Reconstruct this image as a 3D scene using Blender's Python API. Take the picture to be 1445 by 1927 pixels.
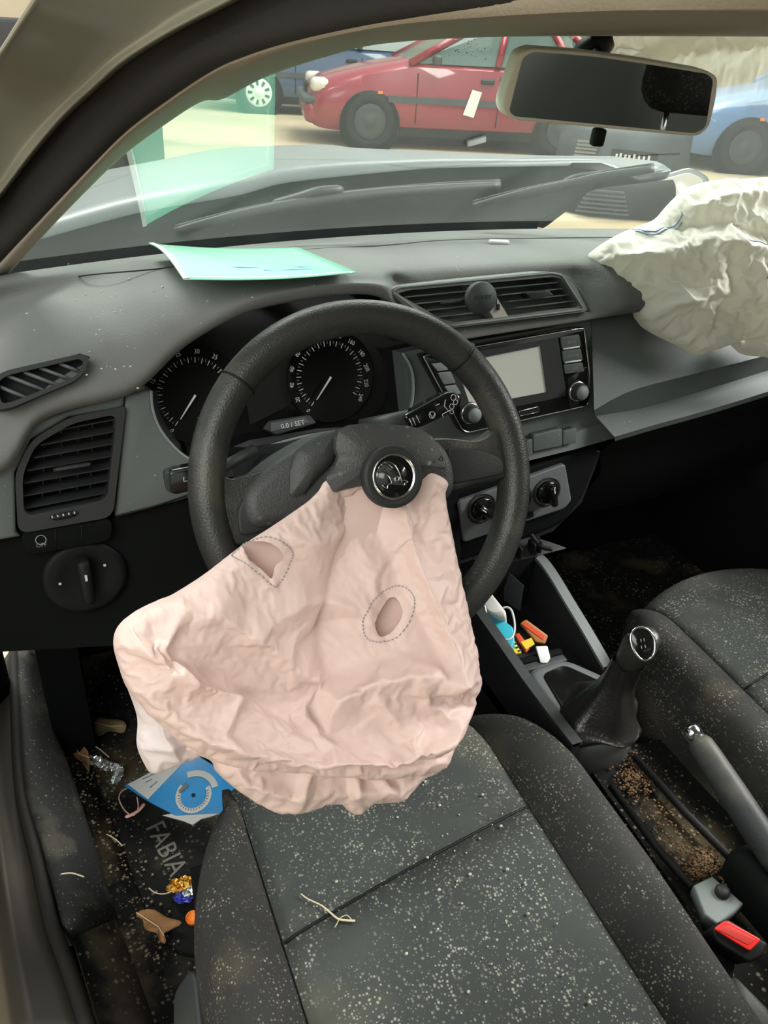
import bpy, bmesh, math, random
import numpy as np
from mathutils import Vector, Matrix, noise
from mathutils.geometry import tessellate_polygon, delaunay_2d_cdt
random.seed(7); RNG = np.random.default_rng(7)
for o in list(bpy.data.objects): bpy.data.objects.remove(o, do_unlink=True)
SC = bpy.context.scene; COL = SC.collection
# ------------------------------------------------------------------ camera
CAM = np.array([-.645, -.836, 1.127]); HEAD, PITCH, ROLL = [math.radians(a) for a in (25.4, 31.5, 4.0)]; FPX = 1510.0
_f = np.array([math.sin(HEAD)*math.cos(PITCH), math.cos(HEAD)*math.cos(PITCH), -math.sin(PITCH)])
_r = np.array([math.cos(HEAD), -math.sin(HEAD), 0.0]); _u = np.cross(_r, _f)
_r, _u = math.cos(ROLL)*_r+math.sin(ROLL)*_u, -math.sin(ROLL)*_r+math.cos(ROLL)*_u
cd = bpy.data.cameras.new('camera'); co = bpy.data.objects.new('camera', cd); COL.objects.link(co)
co.matrix_world = Matrix(((_r[0], _u[0], -_f[0], CAM[0]), (_r[1], _u[1], -_f[1], CAM[1]), (_r[2], _u[2], -_f[2], CAM[2]), (0, 0, 0, 1)))
cd.sensor_fit = 'HORIZONTAL'; cd.sensor_width = 36.0; cd.lens = 36.0*FPX/1445.0
cd.clip_start = .02; cd.clip_end = 200
SC.camera = co
# ------------------------------------------------------------------ world and hall lights
W = bpy.data.worlds.new('world'); SC.world = W; W.use_nodes = True
W.node_tree.nodes['Background'].inputs[0].default_value = (.92, 1.0, .97, 1)
W.node_tree.nodes['Background'].inputs[1].default_value = .75
def area(name, loc, target, size, sizey, power, col):
    l = bpy.data.lights.new(name, 'AREA'); l.shape = 'RECTANGLE'; l.size = size; l.size_y = sizey; l.energy = power; l.color = col
    o = bpy.data.objects.new(name, l); COL.objects.link(o); o.location = loc
    o.rotation_euler = (Vector(target)-Vector(loc)).to_track_quat('-Z', 'Y').to_euler(); return o
area('hall_lamp_front', (-1.5, 4.0, 5.2), (-.2, 0, .6), 2.6, 1.6, 430, (1, .97, .92))
area('hall_lamp_side', (-3.0, -2.8, 3.4), (-.1, -.1, .6), 3.0, 2.2, 95, (1, .97, .92))
area('hall_lamp_right', (3.1, -.75, 3.15), (.25, -.02, .6), 2.0, 2.2, 400, (1, .98, .95))
area('hall_lamp_far', (5, 8, 5.5), (3.5, 9, 0), 7, 5, 750, (1, .97, .9))
vs = SC.view_settings; vs.view_transform = 'Standard'; vs.look = 'None'; vs.exposure = 0.5; vs.gamma = 1.0; vs.use_curve_mapping = False

# ------------------------------------------------------------------ geometry helpers
A = lambda *p: np.array(p, float)
def ray(u, v): return _f+_r*(u-722.5)/FPX-_u*(v-963.5)/FPX
def hit(u, v, p, n):
    d = ray(u, v); n = np.array(n, float); return CAM+d*(((np.array(p, float)-CAM)@n)/(d@n))
def PX(u, v, x): return hit(u, v, (x, 0, 0), (1, 0, 0))
def PY(u, v, y): return hit(u, v, (0, y, 0), (0, 1, 0))
def PZ(u, v, z): return hit(u, v, (0, 0, z), (0, 0, 1))
class Frame:
    def __init__(s, o, n, ex=(1, 0, 0)):
        s.o = A(*o); s.n = A(*n)/np.linalg.norm(n); ex = A(*ex); ex = ex-s.n*(ex@s.n); s.ex = ex/np.linalg.norm(ex); s.ey = np.cross(s.n, s.ex)
    def q(s, u, v, off=0):
        p = hit(u, v, s.o+s.n*off, s.n)-s.o; return (p@s.ex, p@s.ey)
    def p(s, x, y, off=0): return s.o+s.ex*x+s.ey*y+s.n*off
    def qs(s, pts, off=0): return [s.q(u, v, off) for u, v in pts]
def cat(P, n=8, closed=False):
    P = [np.array(p, float) for p in P]; m = len(P); out = []
    for i in range(m if closed else m-1):
        if closed: a, b, c, d = P[i-1], P[i], P[(i+1) % m], P[(i+2) % m]
        else: a, b, c, d = P[max(i-1, 0)], P[i], P[i+1], P[min(i+2, m-1)]
        for k in range(n):
            t = k/n; out.append(.5*(2*b+(c-a)*t+(2*a-5*b+4*c-d)*t*t+(3*b-a-3*c+d)*t**3))
    if not closed: out.append(P[-1])
    return out
WL = {}
def wl(o): return WL.get(o.name, np.zeros(3)) if o else np.zeros(3)
def mk(name, V, F, m, parent=None, smooth=True, angle=None):
    V = np.array(V, float)-wl(parent)
    me = bpy.data.meshes.new(name); me.from_pydata([tuple(v) for v in V], [], [tuple(f) for f in F]); me.validate()
    bm = bmesh.new(); bm.from_mesh(me); bmesh.ops.recalc_face_normals(bm, faces=bm.faces); bm.to_mesh(me); bm.free()
    me.materials.append(m)
    if smooth:
        me.polygons.foreach_set('use_smooth', [True]*len(me.polygons))
        if angle: me.set_sharp_from_angle(angle=math.radians(angle))
    o = bpy.data.objects.new(name, me); COL.objects.link(o)
    if parent: o.parent = parent
    WL[o.name] = wl(parent).copy()
    return o
def tag(o, label, catg, group=None):
    o['label'] = label; o['category'] = catg
    if group: o['group'] = group
    return o
def thing(name, label, catg, loc, group=None):
    o = bpy.data.objects.new(name, None); COL.objects.link(o); o.location = tuple(loc); o.empty_display_size = .05; WL[o.name] = np.array(loc, float)
    return tag(o, label, catg, group)
def struct(o, label=None):
    o['kind'] = 'structure'
    if label: o['label'] = label
    return o
def merge(*VF):
    V = []; F = []
    for v, f in VF:
        b = len(V); V += list(v); F += [tuple(i+b for i in q) for q in f]
    return V, F
def grid(rows, closed=False):
    n = len(rows[0]); V = [p for r in rows for p in r]; F = []
    for i in range(len(rows)-1):
        for j in range(n if closed else n-1):
            k = (j+1) % n; F.append((i*n+j, i*n+k, (i+1)*n+k, (i+1)*n+j))
    return V, F
def solid(rows, th):
    """sheet of points given a thickness along -normal (th may be vector)"""
    R = np.array(rows, float); th = np.array(th, float)
    V1, F1 = grid(R.tolist()); n = len(V1); V = [A(*v) for v in V1]+[A(*v)+th for v in V1]
    F = list(F1)+[tuple(i+n for i in reversed(f)) for f in F1]
    a, b = R.shape[:2]
    loop = [j for j in range(b)]+[i*b+b-1 for i in range(1, a)]+[(a-1)*b+j for j in range(b-2, -1, -1)]+[i*b for i in range(a-2, 0, -1)]
    for i in range(len(loop)):
        p, q = loop[i], loop[(i+1) % len(loop)]; F.append((p, q, q+n, p+n))
    return V, F
def tube(path, r, n=8, closed=False, flat=1.0, upv=None):
    P = [np.array(p, float) for p in path]; m = len(P); rows = []
    r = r if hasattr(r, '__len__') else [r]*m
    prev = None
    for i in range(m):
        t = (P[(i+1) % m]-P[i-1]) if closed else (P[min(i+1, m-1)]-P[max(i-1, 0)])
        t = t/(np.linalg.norm(t)+1e-12)
        if upv is not None: b = np.array(upv, float)
        elif prev is None: b = A(0, 0, 1) if abs(t[2]) < .9 else A(1, 0, 0)
        else: b = prev
        b = b-t*(b@t); b /= (np.linalg.norm(b)+1e-12); prev = b; c = np.cross(t, b)
        rows.append([P[i]+r[i]*(math.cos(a)*c+flat*math.sin(a)*b) for a in [2*math.pi*k/n for k in range(n)]])
    if closed:
        rows.append(rows[0]); V, F = grid(rows, True); 
        return V, F
    V, F = grid(rows, True); V = list(V); F.append(tuple(range(n))); F.append(tuple(range((m-1)*n, m*n)))
    return V, F
def plate(fr, poly, o0, o1, bevel=0.0, holes=None):
    """prism over a 2-D outline in a frame; outline list of (x,y); top at o1"""
    poly = [tuple(p) for p in poly]
    if not holes:
        bm = bmesh.new()
        b = [bm.verts.new(fr.p(x, y, o0)) for x, y in poly]; t = [bm.verts.new(fr.p(x, y, o1)) for x, y in poly]; n = len(poly)
        top = bm.faces.new(t); bm.faces.new(b[::-1])
        for i in range(n): bm.faces.new((b[i], b[(i+1) % n], t[(i+1) % n], t[i]))
        bmesh.ops.recalc_face_normals(bm, faces=bm.faces)
        if bevel: bmesh.ops.bevel(bm, geom=list(top.edges), offset=bevel, segments=2, profile=.6, affect='EDGES', clamp_overlap=True)
        bm.verts.index_update(); V = [np.array(v.co) for v in bm.verts]; F = [tuple(v.index for v in f.verts) for f in bm.faces]; bm.free(); return V, F
    loops = [poly]+[list(h) for h in holes]; flat = [p for l in loops for p in l]
    tr = tessellate_polygon([[Vector((x, y, 0)) for x, y in l] for l in loops]); n = len(flat)
    V = [fr.p(x, y, o0) for x, y in flat]+[fr.p(x, y, o1) for x, y in flat]
    F = [tuple(t) for t in tr]+[tuple(i+n for i in t) for t in tr]; s = 0
    for l in loops:
        k = len(l)
        for i in range(k): a, b = s+i, s+(i+1) % k; F.append((a, b, b+n, a+n))
        s += k
    return V, F
def lathe(fr, c, prof, n=32, sx=1, sy=1):
    rows = [[fr.p(c[0]+r*sx*math.cos(a), c[1]+r*sy*math.sin(a), h) for a in [2*math.pi*k/n for k in range(n)]] for r, h in prof]
    V, F = grid(rows, True)
    if prof[0][0] > 1e-6: F.append(tuple(range(n)))
    if prof[-1][0] > 1e-6: F.append(tuple(range((len(prof)-1)*n, len(prof)*n)))
    return V, F
def box(c, s, ax=None):
    c = np.array(c, float); ax = ax if ax is not None else np.eye(3)
    V = [c+ax[0]*s[0]/2*i+ax[1]*s[1]/2*j+ax[2]*s[2]/2*k for i in (-1, 1) for j in (-1, 1) for k in (-1, 1)]
    return V, [(0, 1, 3, 2), (4, 6, 7, 5), (0, 4, 5, 1), (2, 3, 7, 6), (0, 2, 6, 4), (1, 5, 7, 3)]
def rbox(c, s, bev, ax=None, seg=2):
    V, F = box(c, s, ax); bm = bmesh.new(); vs_ = [bm.verts.new(v) for v in V]
    for f in F: bm.faces.new([vs_[i] for i in f])
    bmesh.ops.recalc_face_normals(bm, faces=bm.faces)
    bmesh.ops.bevel(bm, geom=list(bm.edges), offset=bev, segments=seg, profile=.5, affect='EDGES', clamp_overlap=True)
    bm.verts.index_update(); V = [np.array(v.co) for v in bm.verts]; F = [tuple(v.index for v in f.verts) for f in bm.faces]; bm.free(); return V, F
def rrect(x0, x1, y0, y1, r, n=4):
    out = []
    for cx, cy, a0 in ((x1-r, y1-r, 0), (x0+r, y1-r, 90), (x0+r, y0+r, 180), (x1-r, y0+r, 270)):
        for k in range(n+1):
            a = math.radians(a0+90*k/n); out.append((cx+r*math.cos(a), cy+r*math.sin(a)))
    return out
def roundpoly(P, r, n=4):
    P = [A(*p) for p in P]; out = []; m = len(P)
    for i in range(m):
        a, b, c = P[i-1], P[i], P[(i+1) % m]
        d1 = (a-b); d2 = (c-b); l1 = np.linalg.norm(d1); l2 = np.linalg.norm(d2); k = min(r, l1*.45, l2*.45)
        p, q = b+d1/l1*k, b+d2/l2*k
        for j in range(n+1):
            t = j/n; out.append(tuple((1-t)**2*p+2*t*(1-t)*b+t*t*q))
    return out
def text(name, body, fr, c, off, size, m, parent, rot=0.0, ext=.0003, sx=1.0):
    cu = bpy.data.curves.new(name, 'FONT'); cu.body = body; cu.size = size; cu.extrude = ext; cu.align_x = 'CENTER'; cu.align_y = 'CENTER'; cu.resolution_u = 2
    to = bpy.data.objects.new('tmp', cu); COL.objects.link(to); bpy.context.view_layer.update()
    me = bpy.data.meshes.new_from_object(to); ca, sa = math.cos(rot), math.sin(rot)
    V = [fr.p(c[0]+(v.co.x*sx*ca-v.co.y*sa), c[1]+(v.co.x*sx*sa+v.co.y*ca), off+v.co.z) for v in me.vertices]; F = [tuple(p.vertices) for p in me.polygons]
    bpy.data.objects.remove(to); bpy.data.meshes.remove(me); bpy.data.curves.remove(cu)
    return mk(name, V, F, m, parent, smooth=False)
# ------------------------------------------------------------------ materials
def mat(name, col, rough=.6, spec=.4, metal=0., bump=0., bscale=300., var=0., vscale=6., dust=None, dscale=160., dth=.18, stain=None, sscale=9., sth=.55, coat=0., alpha=None, sheen=0., weave=0.):
    m = bpy.data.materials.new(name); m.use_nodes = True; nt = m.node_tree; N = nt.nodes; L = nt.links; b = N['Principled BSDF']
    b.inputs['Roughness'].default_value = rough; b.inputs['Metallic'].default_value = metal; b.inputs['Specular IOR Level'].default_value = spec
    b.inputs['Coat Weight'].default_value = coat; b.inputs['Sheen Weight'].default_value = sheen
    tc = N.new('ShaderNodeTexCoord').outputs['Object']
    rgb = N.new('ShaderNodeRGB'); rgb.outputs[0].default_value = (*col, 1); cur = rgb.outputs[0]
    def mix(fac, c1, c2):
        x = N.new('ShaderNodeMix'); x.data_type = 'RGBA'; L.new(fac, x.inputs[0]); L.new(c1, x.inputs[6]); x.inputs[7].default_value = (*c2, 1); return x.outputs[2]
    def ramp(src, a, c, lo=0., hi=1.):
        r = N.new('ShaderNodeMapRange'); L.new(src, r.inputs[0]); r.inputs[1].default_value = a; r.inputs[2].default_value = c; r.inputs[3].default_value = lo; r.inputs[4].default_value = hi; return r.outputs[0]
    def nz(scale, det=3.):
        n = N.new('ShaderNodeTexNoise'); L.new(tc, n.inputs['Vector']); n.inputs['Scale'].default_value = scale; n.inputs['Detail'].default_value = det; return n.outputs['Fac']
    if var: cur = mix(ramp(nz(vscale), .35, .7), cur, tuple(max(0, c*(1+var)) for c in col))
    if stain: cur = mix(ramp(nz(sscale, 5.), sth, sth+.16, 0, stain[3] if len(stain) > 3 else .7), cur, stain[:3])
    if dust:
        vo = N.new('ShaderNodeTexVoronoi'); L.new(tc, vo.inputs['Vector']); vo.inputs['Scale'].default_value = dscale
        sx = N.new('ShaderNodeSeparateColor'); L.new(vo.outputs['Color'], sx.inputs[0]); pw = N.new('ShaderNodeMath'); pw.operation = 'POWER'; L.new(sx.outputs[0], pw.inputs[0]); pw.inputs[1].default_value = 2.2
        ad = N.new('ShaderNodeMath'); ad.operation = 'ADD'; L.new(pw.outputs[0], ad.inputs[0]); ad.inputs[1].default_value = .22
        n2 = N.new('ShaderNodeTexNoise'); L.new(tc, n2.inputs['Vector']); n2.inputs['Scale'].default_value = dscale*3.; dv2 = N.new('ShaderNodeMath'); dv2.operation = 'MULTIPLY_ADD'; L.new(n2.outputs['Fac'], dv2.inputs[0]); dv2.inputs[1].default_value = .35; L.new(vo.outputs['Distance'], dv2.inputs[2])
        sb_ = N.new('ShaderNodeMath'); sb_.operation = 'SUBTRACT'; L.new(dv2.outputs[0], sb_.inputs[0]); sb_.inputs[1].default_value = .17
        dq = N.new('ShaderNodeMath'); dq.operation = 'DIVIDE'; L.new(sb_.outputs[0], dq.inputs[0]); L.new(ad.outputs[0], dq.inputs[1])
        d = ramp(dq.outputs[0], dth*1.5, dth*.7)
        k = N.new('ShaderNodeMath'); k.operation = 'MULTIPLY'; L.new(d, k.inputs[0]); L.new(ramp(nz(dscale*.06, 2.), .36, .6, 0, dust[3] if len(dust) > 3 else .8), k.inputs[1])
        cur = mix(k.outputs[0], cur, dust[:3])
    L.new(cur, b.inputs['Base Color'])
    if bump or weave:
        bp = N.new('ShaderNodeBump'); bp.inputs['Strength'].default_value = bump or weave; bp.inputs['Distance'].default_value = .001
        L.new(nz(bscale, 2.), bp.inputs['Height']); L.new(bp.outputs[0], b.inputs['Normal'])
    if alpha is not None: b.inputs['Alpha'].default_value = alpha
    return m
def glassmat(name, tint, rough=.0, boost=2.3, dirt=.020):
    m = bpy.data.materials.new(name); m.use_nodes = True; nt = m.node_tree; N = nt.nodes; L = nt.links
    for n in list(N): N.remove(n)
    out = N.new('ShaderNodeOutputMaterial'); tr = N.new('ShaderNodeBsdfTransparent'); tr.inputs[0].default_value = (*tint, 1)
    gl = N.new('ShaderNodeBsdfGlossy'); gl.inputs['Roughness'].default_value = rough
    fr = N.new('ShaderNodeFresnel'); ge = N.new('ShaderNodeNewGeometry'); ir = N.new('ShaderNodeMapRange'); L.new(ge.outputs['Backfacing'], ir.inputs[0])
    ir.inputs[3].default_value = 1.5; ir.inputs[4].default_value = 1/1.5; L.new(ir.outputs[0], fr.inputs[0])   # thin pane: same reflectance from both sides
    mu = N.new('ShaderNodeMath'); mu.operation = 'MULTIPLY'; mu.inputs[1].default_value = boost; mu.use_clamp = True; L.new(fr.outputs[0], mu.inputs[0])
    mx = N.new('ShaderNodeMixShader'); L.new(mu.outputs[0], mx.inputs[0]); L.new(tr.outputs[0], mx.inputs[1]); L.new(gl.outputs[0], mx.inputs[2])
    tl = N.new('ShaderNodeBsdfDiffuse'); tl.inputs[0].default_value = (.62, .66, .64, 1)
    tx = N.new('ShaderNodeTexCoord'); nz = N.new('ShaderNodeTexNoise'); nz.inputs['Scale'].default_value = 14; L.new(tx.outputs['Object'], nz.inputs['Vector'])
    mr = N.new('ShaderNodeMapRange'); L.new(nz.outputs['Fac'], mr.inputs[0]); mr.inputs[1].default_value = .3; mr.inputs[2].default_value = .8; mr.inputs[3].default_value = dirt*.5; mr.inputs[4].default_value = dirt*1.6
    m2 = N.new('ShaderNodeMixShader'); L.new(mr.outputs[0], m2.inputs[0]); L.new(mx.outputs[0], m2.inputs[1]); L.new(tl.outputs[0], m2.inputs[2])
    L.new(m2.outputs[0], out.inputs[0]); return m
def cloth(m, w=.22, col=(.86, .64, .57)):
    nt = m.node_tree; N = nt.nodes; L = nt.links; out = [n for n in N if n.type == 'OUTPUT_MATERIAL'][0]
    t = N.new('ShaderNodeBsdfTranslucent'); t.inputs[0].default_value = (*col, 1); x = N.new('ShaderNodeMixShader'); x.inputs[0].default_value = w
    L.new(N['Principled BSDF'].outputs[0], x.inputs[1]); L.new(t.outputs[0], x.inputs[2]); L.new(x.outputs[0], out.inputs[0]); return m
DUST = (.45, .45, .36)
M = dict(
 pad=mat('pad_plastic', (.138, .143, .135), .7, .2, bump=.5, bscale=420, var=.25, dust=(.5, .5, .44, .5), dscale=95, dth=.1),
 fascia=mat('fascia_plastic', (.082, .094, .091), .55, .4, bump=.25, bscale=700, var=.12, dust=(.5, .5, .44, .4), dscale=110, dth=.09),
 dark=mat('dark_plastic', (.018, .02, .02), .55, .35, bump=.3, bscale=500, var=.2),
 darker=mat('black_plastic', (.006, .0065, .0065), .6, .25, bump=.2, bscale=500),
 lower=mat('lower_panel_plastic', (.004, .005, .0047), .75, .08, bump=.3, bscale=500),
 rearshade=mat('rear_trim', (.30, .31, .28), .8, .2),
 dial=mat('dial_black', (.002, .002, .002), .7, .12),
 gloss=mat('gloss_black', (.006, .006, .006), .12, .5),
 leather=mat('wheel_plastic', (.024, .025, .023), .38, .45, bump=.55, bscale=520, var=.3, stain=(.10, .095, .065, .45), sscale=16, sth=.56),
 cover=mat('hub_cover_plastic', (.045, .047, .046), .5, .45, bump=.6, bscale=600, dust=(.35, .36, .33, .5), dscale=120, dth=.2),
 chrome=mat('chrome', (.75, .77, .77), .14, .5, metal=1.),
 satin=mat('satin_silver', (.32, .33, .32), .35, .5, metal=.8),
 print=mat('white_print', (.5, .52, .5), .6),
 dimprint=mat('grey_print', (.2, .21, .2), .6),
 screen=mat('radio_screen', (.52, .53, .48), .3, .5),  # pale base colour stands in for the airbags and door reflected on it
 pink=cloth(mat('airbag_pink', (.83, .64, .57), .42, .35, bump=.25, bscale=1500, var=.05, vscale=5, sheen=.15)),
 pinkwhite=cloth(mat('airbag_pink_skylit', (.84, .75, .73), .5, .3, bump=.25, bscale=1500, var=.05), .3, (.9, .78, .75)),  # bag pink whitened: skylight from the door side put into the colour
 thread=mat('stitch_thread', (.33, .33, .33), .7),
 cream=cloth(mat('airbag_cream', (.84, .82, .74), .55, .3, bump=.2, bscale=1300, var=-.05, vscale=7), .3, (.88, .86, .76)),
 bluethread=mat('blue_thread', (.16, .25, .42), .7),
 paper=mat('green_card', (.34, .74, .55), .16, .6),
 paperback=mat('card_edge', (.55, .62, .55), .5),
 inkblue=mat('blue_ink', (.03, .25, .45), .4),
 seat=mat('seat_fabric', (.044, .049, .046), .92, .15, bump=.6, bscale=1400, var=.4, vscale=7, dust=(.42, .43, .35, .75), dscale=300, dth=.36, stain=(.12, .12, .092, .6), sscale=5, sth=.50),
 bolster=mat('seat_bolster_fabric', (.028, .028, .027), .92, .15, bump=.6, bscale=1400, var=.4, vscale=9, dust=(.4, .38, .28, .6), dscale=330, dth=.32, stain=(.12, .105, .065, .6), sscale=6, sth=.52),
 crumb=mat('crumb', (.55, .54, .43), .9, .1, var=-.4, vscale=60),
 carpet=mat('carpet', (.010, .0105, .010), .95, .1, bump=1., bscale=600, dust=(.28, .24, .16, .8), dscale=140, dth=.28, stain=(.09, .07, .04, .8), sscale=7, sth=.52),
 rust=mat('dirt_heap', (.16, .10, .055), .95, .1, bump=1., bscale=300, var=-.6, vscale=60),
 sill=mat('sill_plastic', (.03, .034, .034), .55, .35, bump=.3, bscale=400, stain=(.11, .10, .075, .5), sscale=12, sth=.55),
 paintgrey=mat('body_paint', (.19, .188, .145), .38, .5, coat=.3, var=.15, stain=(.28, .24, .16, .35), sscale=5, sth=.55),
 seal=mat('door_seal_rubber', (.012, .011, .009), .75, .3, bump=.3, bscale=400),
 beige=mat('beige_headliner', (.34, .30, .24), .9, .15, bump=.2, bscale=700, var=.1),
 hood=mat('bonnet_paint', (.14, .155, .155), .42, .35, coat=.1),
 cowl=mat('cowl_plastic', (.004, .005, .005), .85, .03, var=.5, vscale=5, stain=(.010, .014, .013, .5), sscale=10),
 rubber=mat('wiper_rubber', (.035, .038, .038), .5, .4),
 ground=mat('hall_ground', (.50, .40, .27), .85, .25, bump=.6, bscale=8, var=.25, vscale=.8, stain=(.25, .19, .13, .6), sscale=.6, sth=.52),
 wall=mat('hall_wall', (.62, .53, .40), .8, .2, var=.15, vscale=.5),
 red=mat('red_paint', (.26, .02, .035), .28, .5, coat=.5),
 blue=mat('blue_paint', (.05, .085, .16), .3, .5, coat=.5),
 skyblue=mat('lightblue_paint', (.12, .22, .42), .3, .5, coat=.5),
 carglass=mat('car_glass', (.10, .14, .13), .1, .6),
 tyre=mat('tyre', (.022, .022, .022), .8, .2),
 hubgrey=mat('steel_wheel', (.05, .05, .05), .5, .4),
 hubwhite=mat('hubcap', (.72, .72, .66), .4, .4),
 lampglass=mat('lamp_glass', (.6, .55, .48), .15, .6),
 white=mat('white_plastic', (.75, .75, .72), .5, .3),
 darkgrey=mat('dark_grey_bumper', (.055, .06, .065), .5, .4, var=.3),
 cyan=mat('cyan_pack', (.05, .48, .62), .35, .4),
 yellow=mat('yellow_wrapper', (.75, .55, .04), .35, .4), redw=mat('red_wrapper', (.65, .07, .03), .35, .4),
 orange=mat('orange_cap', (.9, .22, .02), .5, .3), redbtn=mat('buckle_red', (.85, .03, .025), .4, .4),
 leaf=mat('dry_leaf', (.22, .115, .05), .85, .15, var=.4, vscale=40), leaf2=mat('dry_leaf_pale', (.34, .2, .09), .85, .15, var=-.4, vscale=40),
 foil=mat('silver_foil', (.7, .74, .72), .25, .5, metal=.9), gold=mat('gold_foil', (.75, .42, .08), .28, .5, metal=.9), bluefoil=mat('blue_foil', (.05, .06, .42), .3, .5, metal=.4),
 discblue=mat('disc_blue', (.006, .115, .26), .4, .4, var=.2, vscale=30), discgrey=mat('disc_grey', (.26, .27, .26), .5, .3),
 elastic=mat('elastic_cord', (.62, .35, .30), .7), straw=mat('straw', (.62, .52, .34), .8),
 mirror=mat('mirror_glass', (.5, .53, .52), .015, .5, metal=1.), mirrorframe=mat('mirror_frame', (.80, .78, .68), .45, .4, var=.1),
 holder=mat('phone_holder_rubber', (.05, .055, .055), .6, .3), bracket=mat('holder_bracket', (.38, .36, .31), .55, .3, bump=.2),
 greyface=mat('climate_face', (.10, .11, .11), .5, .4, bump=.2), greyedge=mat('console_edge', (.16, .18, .175), .6, .3, bump=.3),
 glass=glassmat('windscreen_glass', (.80, .88, .84), dirt=.020), clear=glassmat('clear_glass', (.95, .97, .96), boost=1.0, dirt=.0),
)
# ================================================================== SETTING
XC = .06
def wsy(x, z, off=0): return .418-(z-.84)*1.376-.27*(x-.05)**2+off
# ground and hall
struct(mk('floor', [(-30, -20, -.25), (40, -20, -.25), (40, 40, -.25), (-30, 40, -.25)], [(0, 1, 2, 3)], M['ground'], smooth=False))
struct(mk('wall_back', *box((8, 22, 2.4), (60, .3, 5.3)), M['wall'], smooth=False))
struct(mk('wall_right', *box((17, 8, 2.4), (.3, 40, 5.3)), M['wall'], smooth=False))
# windscreen
rows = []
for z in np.linspace(.79, 1.165, 26):
    xl = float(np.interp(z, [.79, .84, .883, .986, 1.045, 1.071, 1.105, 1.117, 1.14, 1.165], [-.70, -.655, -.63, -.545, -.472, -.41, -.30, -.19, .0, .1])); xr = XC+.80-.2*(z-.8)/.37
    rows.append([A(x, wsy(x, z), z) for x in np.linspace(xl, xr, 45)])
struct(mk('window_1', *grid(rows), M['glass']), 'curved front windscreen with dust and reflections')
# cabin shell
struct(mk('floor_cabin', *box((XC-.03, -.62, -.02), (1.62, 2.5, .04)), M['carpet'], smooth=False))
struct(mk('wall_firewall', *box((XC, .52, .31), (1.5, .04, .62)), M['darker'], smooth=False))
struct(mk('wall_passenger_door', *box((XC+.76, -.65, .42), (.05, 2.4, .84)), M['darker'], smooth=False))
struct(mk('wall_rear', *box((XC, -1.95, .55), (1.5, .05, 1.15)), M['rearshade'], smooth=False))
struct(mk('wall_rear_left', *box((-.72, -1.5, .33), (.05, .9, .72)), M['darker'], smooth=False))
def ws_hit(u, v, off=0):
    a, b = .2, 2.5; d = ray(u, v)
    for _ in range(50):
        t = (a+b)/2; p = CAM+d*t
        if p[1] < wsy(p[0], p[2], off): a = t
        else: b = t
    return CAM+d*t
def cam_pts(L): return [CAM+ray(u, v)*t for u, v, t in L]
def resample(P, n):
    P = np.array(P); d = np.r_[0, np.cumsum(np.linalg.norm(np.diff(P, axis=0), axis=1))]; s = np.linspace(0, d[-1], n)
    return np.stack([np.interp(s, d, P[:, k]) for k in range(3)], 1)
ST = [((-40, 590), (-40, 545, 1.0), (-60, 432, .97), (-220, 330, .85)), ((0, 535), (0, 500, .98), (0, 363, .92), (-130, 240, .80)), ((87, 438), (72, 424, .90), (55, 290, .86), (-70, 160, .76)),
 ((160, 362), (150, 342, .83), (116, 218, .80), (-30, 130, .72)), ((232, 293), (232, 258, .76), (175, 163, .74), (0, 92, .68)), ((310, 235), (310, 198, .69), (232, 113, .68), (30, 45, .64)), ((378, 192), (400, 138, .61), (320, 58, .61), (58, 0, .60)),
 ((420, 186), (470, 108, .55), (420, 6, .55), (110, -90, .55)), ((500, 145), (560, 82, .48), (540, -55, .47), (220, -200, .48)), ((610, 108), (722, 50, .38), (720, -120, .38), (420, -350, .40)), ((723, 82), (900, 33, .31), (950, -170, .31), (800, -480, .33)),
 ((923, 70), (1100, 22, .27), (1200, -190, .28), (1300, -550, .30)), ((1200, 68), (1300, 18, .245), (1500, -200, .26), (1700, -600, .28)), ((1600, 70), (1900, 15, .22), (2100, -200, .25), (2300, -600, .27))]
Cc = np.array(cat([ws_hit(*s_[0], -.004) for s_ in ST], 6)); Bs, As, Os = [np.array(cat(cam_pts([s_[k] for s_ in ST]), 6)) for k in (1, 2, 3)]
def lerp(a, b, t): return a*(1-t)+b*t
tw = lambda k: np.stack([(CAM-p)/np.linalg.norm(CAM-p) for p in k])
kk = np.clip(np.linspace(0, 1.6, len(Cc))-.3, 0, 1)[:, None]
o = mk('trim_1', *solid([Cc, lerp(Cc, Bs, .12)+tw(Cc)*.006, lerp(Cc, Bs, .5)+tw(Cc)*.012*(1-kk)+A(0, 0, .012)*kk, Bs], (0, .004, .014)), M['beige']); struct(o, 'beige windscreen pillar trim and headliner edge')
seal_rows = [As+tw(As)*-.03, lerp(As, Bs, .10)+tw(As)*-.014, lerp(As, Bs, .40)+tw(As)*-.018, lerp(As, Bs, .50)+tw(As)*.002, lerp(As, Bs, .74)+tw(As)*.009, lerp(As, Bs, .95)+tw(As)*.001, Bs+tw(As)*-.012]
struct(mk('trim_2', *grid(seal_rows), M['seal']), 'black rubber door seal')
flange = [Os+tw(Os)*-.03, Os+tw(Os)*-.004, lerp(Os, As, .04)+tw(Os)*.003, lerp(Os, As, .10)+tw(Os)*-.002, lerp(Os, As, .4)+tw(Os)*-.010, lerp(Os, As, .72)+tw(Os)*-.012, lerp(Os, As, .91)+tw(Os)*-.004, As+tw(As)*.015, lerp(As, Bs, .06)+tw(As)*-.004, lerp(As, Bs, .1)+tw(As)*-.03]
fl2 = np.array(cat([np.array(r) for r in flange], 3)); struct(mk('trim_3', *grid(fl2.tolist()), M['paintgrey']), 'grey painted door frame flange')
struct(mk('wall_rear_right', *box((XC+.74, -1.45, .60), (.05, 1.05, 1.2)), M['rearshade'], smooth=False))
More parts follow.
